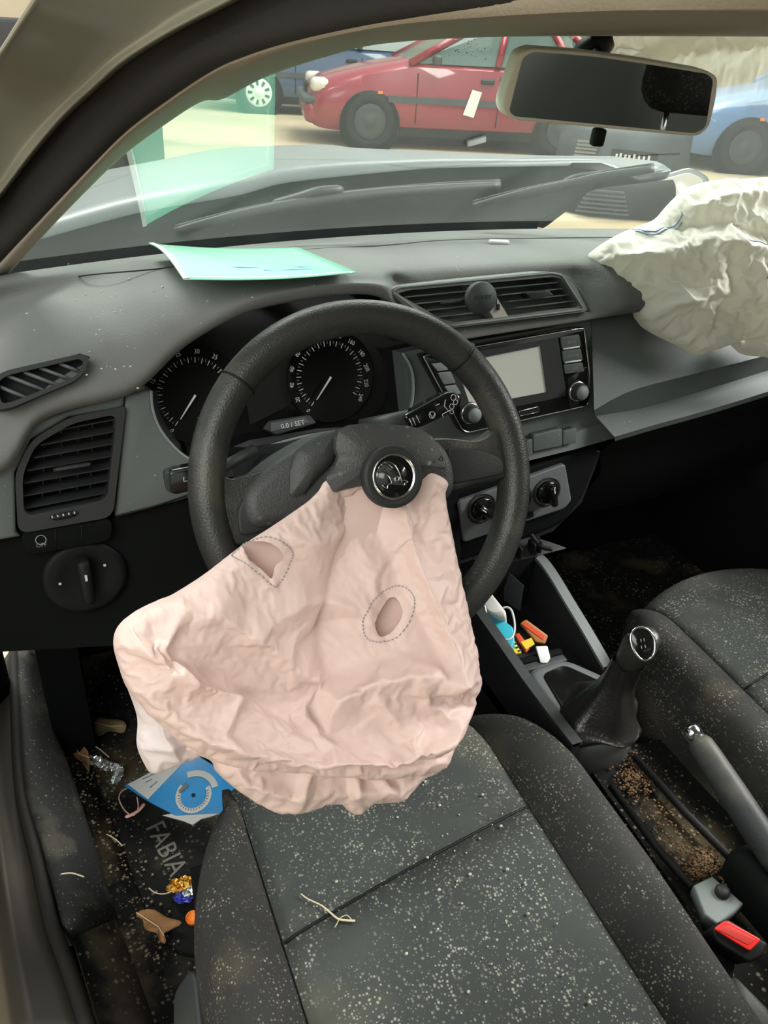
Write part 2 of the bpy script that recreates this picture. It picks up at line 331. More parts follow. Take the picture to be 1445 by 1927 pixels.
# roof above
zr = 1.2
struct(mk('ceiling', *solid([[A(XC+s*.56, y, zr-.03*abs(s)**3-.05*max(0, (y+.25)/.3)) for s in np.linspace(-1, 1, 13)] for y in (.0, -.1, -.25, -.6, -1.1, -1.9)], (0, 0, .03)), M['beige']))
# ================================================================== OUTSIDE
def hood():
    rear = cat([PY(u, v, .62) for u, v in ((40, 452), (85, 440), (265, 392), (450, 360), (535, 337), (722, 317), (833, 309), (1000, 306), (1133, 305), (1198, 329), (1263, 320))], 5)
    cr = cat([PY(u, v, .92) for u, v in ((60, 385), (185, 340), (325, 312), (415, 293), (500, 285), (650, 280), (722, 287), (850, 292), (973, 298), (1100, 301), (1223, 302))], 5)
    n = 51; rear = resample(rear, n); cr = resample(cr, n)
    rows = [rear, lerp(rear, cr, .33)+A(0, 0, .004), lerp(rear, cr, .7)+A(0, 0, .004), cr]
    for k, (dy, dz) in enumerate(((.15, -.012), (.35, -.05), (.5, -.12), (.58, -.25))): rows.append(cr+A(0, dy, dz))
    return solid(rows, (0, .006, -.018))
t = thing('car_bonnet', 'buckled pale silver bonnet seen through the windscreen', 'bonnet', (0, .9, .8))
mk('panel', *hood(), M['hood'], t)
# scuttle below the windscreen
sc_lo = resample(cat([PZ(u, v+26, .80) for u, v in ((-60, 520), (40, 500), (150, 480), (290, 458), (430, 445), (560, 432), (720, 426), (860, 424), (960, 424), (1000, 412))], 5), 40)
sc_hi = resample(cat([PY(u, v+3, .615) for u, v in ((20, 458), (85, 440), (265, 392), (450, 360), (535, 337), (722, 317), (833, 309), (1000, 306), (1090, 306), (1150, 312))], 5), 40)
t = thing('scuttle_panel', 'black plastic scuttle under the wipers', 'scuttle', (0, .5, .78))
mk('panel', *solid([sc_lo+A(0, -.10, -.10), sc_lo+A(0, -.05, -.02), sc_lo, lerp(sc_lo, sc_hi, .25)+A(0, 0, -.010), lerp(sc_lo, sc_hi, .6)+A(0, 0, -.014), sc_hi+A(0, 0, -.004)], (0, .012, -.012)), M['cowl'], t)
mk('bulkhead_edge', *solid([[PY(u, v+2, .615) for u, v in ((1080, 305), (1133, 305), (1198, 329), (1262, 321))], [PY(u, v, .60) for u, v in ((1060, 372), (1140, 352), (1205, 345), (1250, 338))]], (0, .02, 0)), M['darker'], t)
for u0, v0, u1, v1 in ((600, 395, 900, 372), (620, 410, 880, 395), (700, 372, 960, 352)):
    mk('rib', *tube([PZ(u0, v0, .80), PZ((u0+u1)/2, (v0+v1)/2-2, .806), PZ(u1, v1, .80)], .006, 6), M['cowl'], t)
rb = mk('hinge_cover', *rbox(PZ(950, 395, .80), (.12, .08, .05), .012), M['darker'], t)
def wiper(pts, cl, label):
    t = thing('windscreen_wiper', label, 'wiper', ws_hit(*pts[0], .035), 'wipers resting at the windscreen base')
    P = [ws_hit(u, v, .03) for u, v in pts]; P = cat(P, 6)
    mk('blade', *tube(P, [.006+.003*math.sin(math.pi*i/(len(P)-1)) for i in range(len(P))], 6), M['rubber'], t)
    P2 = cat([ws_hit(u, v-7, .045) for u, v in pts], 6); mk('spoiler', *tube(P2, .0045, 6), M['dark'], t)
    c = [ws_hit(u, v, .05) for u, v in cl]
    mk('clip', *tube(cat(c, 4), [.004]+[.010]*(len(cat(c, 4))-2)+[.004], 6, flat=.7), M['rubber'], t)
    return t
wiper([(330, 436), (450, 405), (580, 381), (700, 366), (820, 356), (940, 349)], [(510, 386), (560, 372), (600, 360), (645, 356)], 'longer wiper blade in front of the steering wheel')
wiper([(890, 389), (980, 366), (1060, 350), (1140, 332), (1230, 318)], [(1060, 346), (1085, 335), (1140, 328)], 'shorter wiper blade below the rear-view mirror')
wa = tag(mk('wiper_arm', *tube(cat([ws_hit(940, 343, .06), ws_hit(860, 350, .06), ws_hit(760, 358, .055), ws_hit(640, 372, .05)], 5), [.008]*16, 6, flat=.6), M['cowl']), 'flat dark wiper arm lying along the longer wiper blade', 'wiper arm')
# ---- cars in the hall
def car(name, label, loc, yaw, paint, hub, L=3.9, w=.81, wb=2.45, fo=.74, hubspokes=True, extra=None):
    t = thing(name, label, 'car', loc); ca, sa = math.cos(yaw), math.sin(yaw)
    def w2(p): return A(loc[0]+p[0]*ca-p[1]*sa, loc[1]+p[0]*sa+p[1]*ca, loc[2]+p[2])
    def T(VF): return [w2(v) for v in VF[0]], VF[1]
    fx = wb/2; xf = fx+fo; xr = xf-L
    st = [(xf, .70, .30, .58), (xf-.06, .88, .22, .66), (xf-.25, .96, .18, .74), (xf-.7, 1., .17, .86), (xf-1.15, 1., .17, .95), (xf-1.3, 1., .17, .97), (0, 1., .17, .97), (xr+.9, 1., .18, .98), (xr+.3, .97, .2, .97), (xr+.06, .9, .24, .90), (xr, .8, .32, .80)]
    rows = []
    for x, k, zb, zt in st:
        h = w*k; half = [(h*.86, zb), (h*.97, zb+.10), (h, zb+.25), (h*.995, zb+.45 if zt-zb > .5 else (zb+zt)/2), (h*.95, zt-.06), (h*.86, zt-.005), (h*.4, zt+.02)]
        rows.append([(x, y, z) for y, z in half]+[(x, -y, z) for y, z in half[::-1]])
    # densify along length
    R = np.array(rows); rr = [np.array(cat(list(R[:, j]), 5)) for j in range(R.shape[1])]; R = np.stack(rr, 1)
    V, F = grid(R.tolist(), True); n = R.shape[1]; F.append(tuple(range(n))); F.append(tuple(range(len(V)-n, len(V))))
    mk('body', *T((V, F)), paint, t, angle=40)
    # cabin: pillars + roof as a shell with windows
    bx = [xf-1.18, xf-1.75, xf-2.85, xr+.18]; rx = [None, xf-1.95, xf-2.8, xr+.75]
    gl = lambda nm, P: mk(nm, *T((P, [tuple(range(len(P)))])), M['carglass'], t, smooth=False)
    roof = [[(xf-1.92-(.12 if abs(s) > .9 else 0), s*.60, 1.385-.03*s*s), (xf-2.2, s*.63, 1.42-.03*s*s), (xf-2.7, s*.63, 1.43-.03*s*s), (xr+.75, s*.61, 1.39-.03*s*s)] for s in np.linspace(-1, 1, 9)]
    mk('roof', *T(solid(roof, (0, 0, -.04))), paint, t)
    for s in (1, -1):
        yb, yt = s*w*.93, s*.61
        pil = [((xf-1.2, yb, .95), (xf-2.0, yt, 1.37)), ((xf-2.28, yb, .96), (xf-2.38, yt+.01*s, 1.39)), ((xr+.62, yb, .96), (xr+.95, yt, 1.38)), ((xr+.12, s*w*.85, .95), (xr+.72, yt, 1.37))]
        for a, b in pil: mk('pillar', *T(tube([A(*a), A(*b)], .045, 6)), paint, t)
        for (a, b), (c, d) in zip(pil[:-1], pil[1:]):
            g = lambda p: (p[0], p[1]*.985, p[2]); gl('side_window', [g(a), g(c), g(d), g(b)])
        mk('door_gap', *T(tube([A(xf-1.3, s*(w+.003), .3), A(xf-1.3, s*(w*.985+.003), .85)], .006, 4)), M['darker'], t)
        mk('door_gap', *T(tube([A(xf-2.32, s*(w+.003), .3), A(xf-2.32, s*(w*.985+.003), .85)], .006, 4)), M['darker'], t)
        mk('side_moulding', *T(box((xf-1.9, s*(w+.004), .56), (1.9, .02, .07))), M['darkgrey'], t, smooth=False)
        mk('door_handle', *T(rbox((xf-2.16, s*(w*.985+.012), .80), (.17, .04, .055), .015)), M['dark'], t)
        mk('sill_skirt', *T(box((xf-1.97, s*(w*.93), .2), (wb-.75, .06, .09))), M['darker'], t, smooth=False)
        mk('headlamp', *T(rbox((xf-.13, s*w*.70, .66), (.22, .34, .15), .05)), M['lampglass'], t)
        mk('indicator', *T(rbox((xf-.85, s*(w+.002), .62), (.06, .012, .03), .005)), M['orange'], t)
        mk('door_mirror', *T(rbox((xf-1.5, s*(w+.07), 1.0), (.10, .16, .11), .03)), M['darkgrey'], t)
        for wx in (fx, fx-wb):
            fr = Frame(w2((wx, s*(w-.17), .3)), w2((wx, s*2, .3))-w2((wx, s*1, .3)), ex=(ca, sa, 0))
            mk('wheel_arch', *lathe(fr, (0, .03), [(0, .1745), (.37, .1745), (.37, .10)], 28), M['darker'], t)
            wo = mk('wheel', *lathe(fr, (0, 0), [(.1, .0), (.28, .0), (.305, .03), (.305, .17), (.285, .192), (.215, .195), (.205, .175), (0, .17)], 32), M['tyre'], t)
            prof = [(0, .186), (.05, .19), (.06, .18), (.13, .176), (.2, .186), (.205, .175)]
            mk('hubcap', *lathe(fr, (0, 0), prof[::-1], 28), hub, wo)
            if hubspokes:
                for k in range(9):
                    a = 2*math.pi*k/9; mk('hub_slot', *plate(fr, [(r*math.cos(a+d), r*math.sin(a+d)) for r, d in ((.10, -.14), (.17, -.13), (.17, .13), (.10, .14))], .17, .1872), M['darker'], wo, smooth=False)
    gl('windscreen', [(xf-1.18, -w*.85, .955), (xf-1.18, w*.85, .955), (xf-1.98, .58, 1.375), (xf-1.98, -.58, 1.375)])
    gl('rear_window', [(xr+.14, -w*.8, .95), (xr+.14, w*.8, .95), (xr+.7, .56, 1.37), (xr+.7, -.56, 1.37)])
    mk('front_bumper', *T(rbox((xf-.06, 0, .37), (.24, w*1.72, .27), .08)), paint, t)
    mk('bumper_strip', *T(rbox((xf-.03, 0, .50), (.25, w*1.75, .09), .03)), M['darkgrey'], t)
    mk('grille', *T(rbox((xf-.0, 0, .60), (.05, .5, .10), .02)), M['darker'], t)
    return t, w2
d_ = A(.963, -.27, 0); g = PZ(692, 277, -.25); fw = -d_; lf = A(-fw[1], fw[0], 0)
loc = g-fw*1.225-lf*.72
car('red_hatchback', 'dark red hatchback parked across the hall floor', (loc[0], loc[1], -.25), math.atan2(fw[1], fw[0]), M['red'], M['hubgrey'], w=.82, hubspokes=False)
tp = Frame(g+lf*.135+A(0, 0, .7), lf, ex=d_)
tag(mk('paper_strip', *plate(tp, tp.qs([(889, 169), (907, 174), (891, 222), (871, 216)]), -.004, 0), M['white'], smooth=False), 'white paper strip hanging from the red car door handle', 'paper')
g = PZ(497, 214, -.25); loc = g-fw*1.225-lf*.72
car('blue_estate', 'dark blue car with silver hubcaps behind the red hatchback', (loc[0], loc[1], -.25), math.atan2(fw[1], fw[0]), M['blue'], M['hubwhite'], L=4.3, wb=2.6)
g = PZ(1385, 326, -.25); f2 = A(-.90, .43, 0); l2 = A(-f2[1], f2[0], 0); loc = g-f2*1.225-l2*.72
car('light_blue_car', 'light blue car parked beyond the cream passenger airbag', (loc[0], loc[1], -.25), math.atan2(f2[1], f2[0]), M['skyblue'], M['hubgrey'], hubspokes=False)
# ---- loose bumpers lying on the hall floor
def bumper(name, label, c, yaw, W_, H_, D_, m):
    t = thing(name, label, 'bumper', (c[0], c[1], -.25)); ca, sa = math.cos(yaw), math.sin(yaw)
    def w2(x, y, z): return A(c[0]+x*ca-y*sa, c[1]+x*sa+y*ca, -.25+z)
    rows = []
    for k, (z, o) in enumerate(((.0, .10), (.03, .03), (.12, .0), (.24, .0), (.34, .03), (.5, .10), (.56, .16), (.6, .26))):
        z = z/.6*H_; rows.append([w2(s*W_/2*(1-.05*k/7), (o+D_*abs(s)**3.2), z) for s in np.linspace(-1, 1, 31)])
    mk('shell', *solid(rows, tuple(w2(0, .02, 0)-w2(0, 0, 0))), m, t)
    fr = Frame(w2(0, 0, 0), w2(0, -1, 0)-w2(0, 0, 0), ex=w2(1, 0, 0)-w2(0, 0, 0))
    return t, fr
c = PZ(1160, 350, -.25)
t, fr = bumper('loose_front_bumper', 'dark grey loose bumper with slatted grille and white plate marks', (c[0], c[1]), math.radians(-38), 1.45, .58, .35, M['darkgrey'])
for k in range(6): mk('grille_slat', *box(fr.p(-.40+.005*k, .30+.035*(k-2), .012), (.22, .02, .02), (fr.ex, fr.n, fr.ey)), M['satin'], t, smooth=False)
mk('plate_recess', *plate(fr, rrect(-.12, .36, .24, .36, .02), -.005, .008), M['dark'], t, smooth=False)
for k, (a, hgt) in enumerate(((-.06, .05), (-.02, .07), (.03, .05), (.07, .05), (.12, .07), (.17, .05), (.22, .05), (.27, .07))): mk('plate_mark', *box(fr.p(a, .29, .011), (.022, .006, hgt), (fr.ex, fr.n, fr.ey)), M['white'], t, smooth=False)
c = PZ(1165, 414, -.25)
t, fr = bumper('loose_lower_grille', 'black ribbed bumper lying in front of the slatted one', (c[0], c[1]), math.radians(-30), 1.0, .30, .18, M['darker'])
for k in range(6): mk('grille_rib', *box(fr.p(-.16, .05+.035*k, .01), (.46-.03*k, .03, .014), (fr.ex, fr.n, fr.ey)), M['darkgrey'], t, smooth=False)
c = PZ(1262, 398, -.25); fr = Frame((c[0], c[1], -.25+.22), (-.5, -.8, .3))
t = thing('loose_headlamp', 'silver headlamp unit lying behind the passenger airbag', 'headlamp', (c[0], c[1], -.25))
mk('housing', *plate(fr, roundpoly([(-.26, -.12), (.22, -.2), (.30, .04), (.12, .16), (-.2, .1)], .07), -.2, .03, .02), M['satin'], t)
mk('lens', *plate(fr, roundpoly([(-.2, -.08), (.17, -.14), (.24, .03), (.1, .11), (-.15, .07)], .05), .03, .045, .01), M['lampglass'], t)
mk('stand', *box((c[0]+.05, c[1]+.1, -.16), (.3, .25, .18)), M['darker'], t, smooth=False)
c = PZ(150, 345, -.25)
t = thing('hall_cabinet', 'dark cabinet by the hall wall behind the green card reflection', 'cabinet', (c[0], c[1], -.25))
mk('body', *rbox((c[0], c[1]+.4, .35), (1.5, .8, 1.2), .02), M['dark'], t); mk('box_on_shelf', *rbox((c[0]-.35, c[1]-.02, .18), (.55, .1, .2), .01), M['wall'], t)
# ================================================================== DASHBOARD
FR = Frame((0, .12, .70), (0, -1, .25))
DB = thing('dashboard', 'dusty dark grey car dashboard below the windscreen', 'dashboard', (XC, .2, .55))
LIPO = .03
cols = []   # x, lip point
lip_px = [(-60, 905), (-10, 900), (30, 868), (60, 806), (110, 780), (150, 768), (240, 746), (282, 718), (350, 653), (450, 596), (540, 571), (640, 556), (720, 560), (770, 600), (800, 655), (880, 638), (1000, 619), (1118, 601), (1260, 580), (1445, 556), (1640, 540)]
L3 = [FR.p(*FR.q(u, v, LIPO+(.012 if 400 < u < 730 else 0)), LIPO+(.012 if 400 < u < 730 else 0)) for u, v in lip_px]
Lc = np.array(cat(L3, 8)); o_ = np.argsort(Lc[:, 0]); Lc = Lc[o_]
xs = np.concatenate([np.linspace(-.735, -.6, 14), np.linspace(-.59, -.1, 60), np.linspace(-.09, .80, 40)])
lipy, lipz = np.interp(xs, Lc[:, 0], Lc[:, 1]), np.interp(xs, Lc[:, 0], Lc[:, 2])
k_ = np.array([.25, .5, .25])
for _ in range(1): lipy = np.convolve(np.pad(lipy, 1, 'edge'), k_, 'valid'); lipz = np.convolve(np.pad(lipz, 1, 'edge'), k_, 'valid')
# crest: the line where the top rolls over to the front
cx = [-.74, -.68, -.60, -.54, -.48, -.40, -.30, -.22, -.16, -.12, 0, .1, .2, .4, .8]
cz = [.775, .785, .80, .812, .832, .846, .850, .846, .838, .836, .836, .836, .836, .835, .83]
cy = [.20, .195, .19, .18, .165, .15, .145, .15, .165, .175, .178, .176, .17, .165, .16]
crz, cry = np.interp(xs, cx, cz), np.interp(xs, cx, cy)
for _ in range(4): crz = np.convolve(np.pad(crz, 1, 'edge'), k_, 'valid'); cry = np.convolve(np.pad(cry, 1, 'edge'), k_, 'valid')
rows = []
colpts = []
for i, x in enumerate(xs):
    yb = wsy(x, .822)-.012; zb = .822
    P = [A(x, yb, zb-.02), A(x, yb-.002, zb), A(x, yb-.05, zb+.006), A(x, (yb*.45+cry[i]*.55), zb*.35+crz[i]*.65+.004), A(x, cry[i], crz[i])]
    lp = A(x, lipy[i], lipz[i]); dz = crz[i]-lipz[i]
    q = A(x, cry[i]*.45+lipy[i]*.55-.010, crz[i]-.30*dz)
    rc = .034*float(np.clip((x+.215)/.03, 0, 1)*np.clip((.150-x)/.03, 0, 1)); q = q+A(0, rc, 0)
    P += [q, A(x, lipy[i]-.002+rc*.8, lipz[i]+.012+.1*dz), lp+A(0, .004, 0), lp+A(0, .02, -.002), lp+A(0, .06, .004)]
    colpts.append(cat(P, 5))
mk('top_pad', *grid(np.array(colpts).transpose(1, 0, 2).tolist()), M['pad'], DB)
# defroster panel on the rear of the pad
def pad_z(x, y):
    i = int(np.argmin(abs(xs-x))); P = np.array(colpts[i]); j = int(np.argmin(abs(P[:26, 1]-y))); return P[j, 2]
seam_px = [(85, 528), (180, 516), (305, 505), (440, 486), (575, 470), (722, 462), (823, 453), (923, 450), (1040, 448), (1163, 447), (1300, 450)]
sp = []
for u, v in seam_px:
    p = PZ(u, v, .83)
    for _ in range(4): p = PZ(u, v, pad_z(p[0], p[1])+.0005)
    sp.append(p)
mk('pad_seam', *tube(cat(sp, 6), .0011, 6), M['dark'], DB)
def pad_hit(u, v):
    p = PZ(u, v, .83)
    for _ in range(8): p = PZ(u, v, pad_z(p[0], p[1]))
    return p
# --- fascia: left, centre, passenger side
lw = mk('lower_panel', *plate(FR, FR.qs([(-60, 1010), (40, 1000), (215, 975), (350, 900), (352, 840), (860, 860), (865, 1000), (870, 1160), (700, 1250), (300, 1210), (-60, 1230)], .0), -.06, .0), M['lower'], DB, smooth=False)
mk('left_fascia', *plate(FR, FR.qs([(236, 742), (285, 735), (287, 770), (300, 806), (328, 842), (362, 866), (420, 884), (420, 915), (330, 945), (217, 972)], .012), -.03, .012, .004), M['fascia'], DB)
mk('left_end_panel', *plate(FR, FR.qs([(-80, 830), (30, 830), (70, 790), (236, 735), (232, 770), (130, 785), (58, 828), (28, 890), (30, 1000), (40, 1010), (-80, 1030)], .014), -.05, .014, .006), M['fascia'], DB)
mk('fascia_crease', *tube([FR.p(*FR.q(u, v, .012), .012) for u, v in ((217, 972), (300, 950), (352, 932))], .0012, 6), M['darker'], DB)
mk('centre_fascia', *plate(FR, FR.qs([(757, 664), (800, 655), (900, 640), (1110, 604), (1120, 690), (1118, 775), (1155, 790), (1155, 815), (1000, 855), (880, 880), (800, 850), (770, 790)], .0), -.06, .0), M['fascia'], DB, smooth=False)
# passenger panel with its ledge
def prow(pts, off): return resample(cat([FR.p(*FR.q(u, v, off), off) for u, v in pts], 6), 24)
r0 = prow([(1112, 596), (1250, 575), (1445, 548), (1700, 520)], -.012)
r1 = prow([(1114, 640), (1250, 622), (1445, 600), (1700, 570)], .004)
r2 = prow([(1118, 772), (1165, 745), (1210, 728), (1300, 705), (1445, 668), (1700, 600)], .034)
r3 = prow([(1120, 782), (1165, 776), (1210, 768), (1300, 742), (1445, 697), (1700, 615)], .012)
r4 = prow([(1156, 822), (1180, 815), (1230, 800), (1320, 775), (1445, 737), (1700, 655)], .044)
r5 = prow([(1157, 830), (1182, 823), (1232, 808), (1322, 783), (1445, 745), (1700, 663)], .038)
r6 = prow([(1130, 890), (1180, 885), (1240, 875), (1330, 850), (1445, 815), (1700, 740)], -.06)
r6[:, 2] = np.minimum(r6[:, 2], r5[:, 2]-.05)
mk('passenger_panel', *grid([r0, r1, r2]), M['fascia'], DB); mk('ledge', *grid([r2, r3, r3*.5+r4*.5, r4, r5]), M['fascia'], DB, angle=25)
mk('glovebox_lid', *grid([r5, lerp(r5, r6, .5)+A(0, .02, 0), r6, r6+A(0, .06, -.12)]), M['darker'], DB)
mk('panel_gap', *tube([FR.p(*FR.q(u, v, .008), .008) for u, v in ((1153, 782), (1156, 800), (1158, 825))], .0013, 6), M['darker'], DB)
r = [FR.p(*FR.q(u, v, .008), .008) for u, v in ((870, 872), (990, 838), (1080, 814), (1156, 790))]; r_ = [FR.p(*FR.q(u, v, .014), .014) for u, v in ((870, 905), (990, 868), (1080, 846), (1157, 824))]
mk('centre_ledge', *solid([resample(r, 8), resample(r_, 8)], (0, .02, .004)), M['fascia'], DB, smooth=False)
# --- big left vent
def vent_surround(name, out_px, in_px, o1, depth, m, parent):
    return mk(name, *plate(FR, roundpoly(FR.qs(out_px, o1), .012), -depth, o1, 0, [roundpoly(FR.qs(in_px, o1), .010)]), m, parent, smooth=False)
SV = mk('side_vent', *plate(FR, roundpoly(FR.qs([(28, 890), (58, 828), (130, 785), (232, 764), (236, 770), (212, 972), (34, 1004)], .016), .014), -.05, .018, 0, [roundpoly(FR.qs([(42, 895), (66, 838), (135, 797), (220, 779), (202, 940), (45, 972)], .018), .012)]), M['dark'], DB, smooth=False)
mk('vent_back', *plate(FR, FR.qs([(20, 880), (60, 820), (240, 760), (215, 990), (30, 1010)], -.045), -.05, -.045), M['darker'], SV, smooth=False)
for i in range(7):
    t = i/6; a, b = FR.q(lerp(88, 43, min(1, t*1.6)) if t < .6 else 44, lerp(812, 956, t), .006), FR.q(lerp(220, 205, t), lerp(787, 925, t), .006)
    mk('slat', *solid([[FR.p(*a, .008), FR.p(*b, .008)], [FR.p(a[0], a[1]+.004, -.014), FR.p(b[0], b[1]+.004, -.014)]], (0, 0, -.0016)), M['dark'], SV, smooth=False)
for u0, u1 in ((84, 78), (115, 111), (147, 143), (173, 168)):
    mk('cross_slat', *solid([[FR.p(*FR.q(u0, 800, -.014), -.014), FR.p(*FR.q(u1, 952, -.014), -.014)], [FR.p(*FR.q(u0, 800, -.014), -.034), FR.p(*FR.q(u1, 952, -.014), -.034)]], (.0014, 0, 0)), M['dark'], SV, smooth=False)
mk('slider', *tube([FR.p(*FR.q(u, v, .014), .014) for u, v in ((100, 885), (108, 883), (140, 878), (165, 874), (170, 873))], [.002, .0035, .0035, .0035, .002], 8, flat=.7), M['dark'], SV)
mk('thumb_wheel', *tube([FR.p(*FR.q(u, v, .018), .018) for u, v in ((94, 974), (103, 974), (122, 970), (140, 966), (148, 964))], [.001, .0038, .0045, .0038, .001], 10), M['darker'], SV)
for k in range(5): mk('thumb_mark', *box(FR.p(*FR.q(98+k*10.5, 973-k*2, .023), .0230), (.0016, .0006, .003)), M['print'], SV, smooth=False)
# switch blanks under the vent
sb = mk('switch_panel', *plate(FR, roundpoly(FR.qs([(37, 1004), (212, 976), (210, 1018), (60, 1045), (46, 1040)], .014), .012), -.02, .014, .002), M['lower'], DB)
for u, v0, v1 in ((104, 996, 1036), (154, 988, 1028)): mk('switch_gap', *tube([FR.p(*FR.q(u, v0, .0145), .0145), FR.p(*FR.q(u, v1, .0145), .0145)], .0007, 4), M['darker'], sb)
c = FR.q(77, 1016, .0145); mk('switch_symbol', *tube([FR.p(c[0]+.006*math.cos(a), c[1]+.006*math.sin(a), .0148) for a in np.linspace(0, 2*math.pi, 14)[:-1]], .0007, 4, closed=True), M['dimprint'], sb)
text('switch_lettering', 'OFF', FR, FR.q(78, 1026, .0145), .0146, .007, M['dimprint'], sb, ext=.0001)
# headlamp switch
c = FR.q(160, 1086, .004)
ls = mk('light_switch', *lathe(FR, c, [(.052, -.004), (.052, .006), (.045, .009), (.03, .004), (0, .004)], 32, 1, .92), mat('switch_black', (.004, .0045, .0045), .6, .2), DB)
mk('switch_grip', *rbox(FR.p(c[0], c[1], .016), (.016, .03, .06), .006, (FR.ex, FR.n, FR.ey)), M['darker'], ls)
for u, v in ((162, 1087), (197, 1064), (113, 1099), (167, 1116), (150, 1060)): mk('switch_mark', *box(FR.p(*FR.q(u, v, .03 if (u, v) == (162, 1087) else .010), .032 if (u, v) == (162, 1087) else .0095), (.003, .001, .003 if u != 162 else .008), (FR.ex, FR.n, FR.ey)), M['print'], ls, smooth=False)
# --- demister vent on the pad's left shoulder
DV = Frame(PY(85, 715, .098), (0.02, -1, .55))
dv = mk('demister_vent', *plate(DV, roundpoly(DV.qs([(-14, 712), (10, 698), (150, 666), (168, 672), (160, 700), (140, 718), (20, 768), (-14, 772)], .012), .008), -.02, .014, 0, [roundpoly(DV.qs([(-4, 718), (14, 706), (148, 675), (157, 680), (150, 700), (136, 711), (24, 756), (2, 760)], .014), .006)]), M['dark'], DB, smooth=False)
mk('vent_back', *plate(DV, DV.qs([(-14, 712), (150, 666), (168, 672), (140, 718), (20, 768), (-14, 772)], -.01), -.014, -.006), M['darker'], dv, smooth=False)
for (u0, v0), (u1, v1) in (((0, 728), (52, 750)), ((12, 706), (88, 737)), ((45, 700), (115, 728)), ((75, 692), (132, 714)), ((112, 684), (150, 699))):
    mk('slat', *tube([DV.p(*DV.q(u0, v0, .008), .008), DV.p(*DV.q(u1, v1, .008), .008)], .0022, 6), M['fascia'], dv)
# --- centre vents
vin = [(747, 552), (770, 546), (1040, 521), (1056, 524), (1090, 572), (1088, 578), (860, 608), (830, 600)]
VO = LIPO+.006
CV = mk('centre_vent', *plate(FR, roundpoly(FR.qs([(731, 548), (746, 539), (1035, 511), (1060, 514), (1084, 540), (1105, 582), (1100, 587), (850, 617), (800, 608)], VO), .006), -.03, VO, 0, [roundpoly(FR.qs(vin, VO), .005)]), M['pad'], DB, smooth=False)
mk('vent_rim', *tube([FR.p(*q, VO) for q in roundpoly(FR.qs([(737, 549), (752, 541), (1038, 514), (1057, 518), (1097, 580), (1094, 583), (852, 613), (815, 606)], VO), .005)], .0016, 6, closed=True), M['greyedge'], CV)
mk('vent_back', *plate(FR, FR.qs([(731, 545), (1050, 505), (1110, 590), (850, 622)], -.02), -.028, -.02), M['darker'], CV, smooth=False)
mk('vent_cheek', *plate(FR, FR.qs([(1060, 516), (1072, 522), (1098, 550), (1113, 588), (1101, 586), (1084, 545)], VO), 0, VO-.001, .001), M['dark'], CV)
for i in range(4):
    t = (i+.6)/4.2
    ya = lerp(550, 604, t)
    a = FR.q(lerp(752, 836, t), lerp(550, 603, t), .03); b = FR.q(lerp(1044, 1087, t), lerp(523, 572, t), .03)
    for (s0, s1) in ((0, .475), (.56, 1.)):
        A0 = (lerp(a[0], b[0], s0), lerp(a[1], b[1], s0)); B0 = (lerp(a[0], b[0], s1), lerp(a[1], b[1], s1))
        mk('slat', *solid([[FR.p(*A0, .030), FR.p(*B0, .030)], [FR.p(A0[0], A0[1]-.003, .004), FR.p(B0[0], B0[1]-.003, .004)]], (0, 0, -.0018)), M['greyedge'], CV, smooth=False)
mk('vent_divider', *plate(FR, FR.qs([(893, 532), (918, 529), (958, 596), (930, 599)], VO), -.01, VO-.002), M['bracket'], CV, smooth=False)
for k, (u, v) in enumerate(((922, 543), (928, 556), (933, 567), (938, 578))): mk('divider_notch', *box(FR.p(*FR.q(u, v, VO), VO-.001), (.004, .002, .008), (FR.ex, FR.n, FR.ey)), M['darker'], CV, smooth=False)
for (u0, v0, u1, v1) in ((828, 571, 868, 567),): mk('slider', *tube([FR.p(*FR.q(lerp(u0, u1, t), lerp(v0, v1, t), .04), .04) for t in (0, .15, .85, 1)], [.002, .0036, .0036, .002], 8, flat=.7), M['dark'], CV)
mk('slider', *plate(FR, roundpoly(FR.qs([(990, 552), (1032, 546), (1042, 556), (1000, 562)], .042), .002), .02, .042, .001), M['dark'], CV)
# phone holder disc
c = FR.q(907, 561, .06)
ph = thing('phone_holder', 'round magnetic phone holder clipped to the centre vent', 'phone holder', FR.p(*c, .04))
HF = Frame(FR.p(*c, .055), (-.15, -1, .25))
mk('disc', *lathe(HF, (0, 0), [(.012, -.025), (.012, -.008), (.0205, -.006), (.0215, -.003), (.0215, .006), (.0205, .0085), (0, .009)], 36), M['holder'], ph)
text('lettering', 'AUKEY', HF, (0, .001), .0091, .0085, M['dark'], ph, ext=.0001)
# --- radio
RF = Frame(FR.p(0, 0, .004), (0, -1, .22))
RO = .014
RD = mk('radio', *plate(RF, roundpoly(RF.qs([(793, 668), (1100, 615), (1111, 700), (1108, 765), (880, 817), (868, 812)], RO), .006), -.03, RO, .003), M['gloss'], DB)
mk('chrome_trim', *tube([RF.p(*q, RO) for q in roundpoly(RF.qs([(795, 670), (1099, 617), (1109, 700), (1106, 763), (881, 814), (871, 810)], RO), .006)], .0011, 6, closed=True), M['chrome'], RD)
mk('bezel', *plate(RF, roundpoly(RF.qs([(838, 672), (1050, 636), (1066, 745), (872, 786)], RO+.002), .003), RO-.001, RO+.002, 0, [roundpoly(RF.qs([(858, 683), (1017, 651), (1029, 738), (885, 765)], RO+.002), .002)]), M['dark'], RD, smooth=False)
mk('screen', *plate(RF, RF.qs([(855, 683), (1018, 650), (1030, 739), (880, 766)], RO), RO-.001, RO+.0004), M['screen'], RD, smooth=False)
BO = RO+.003
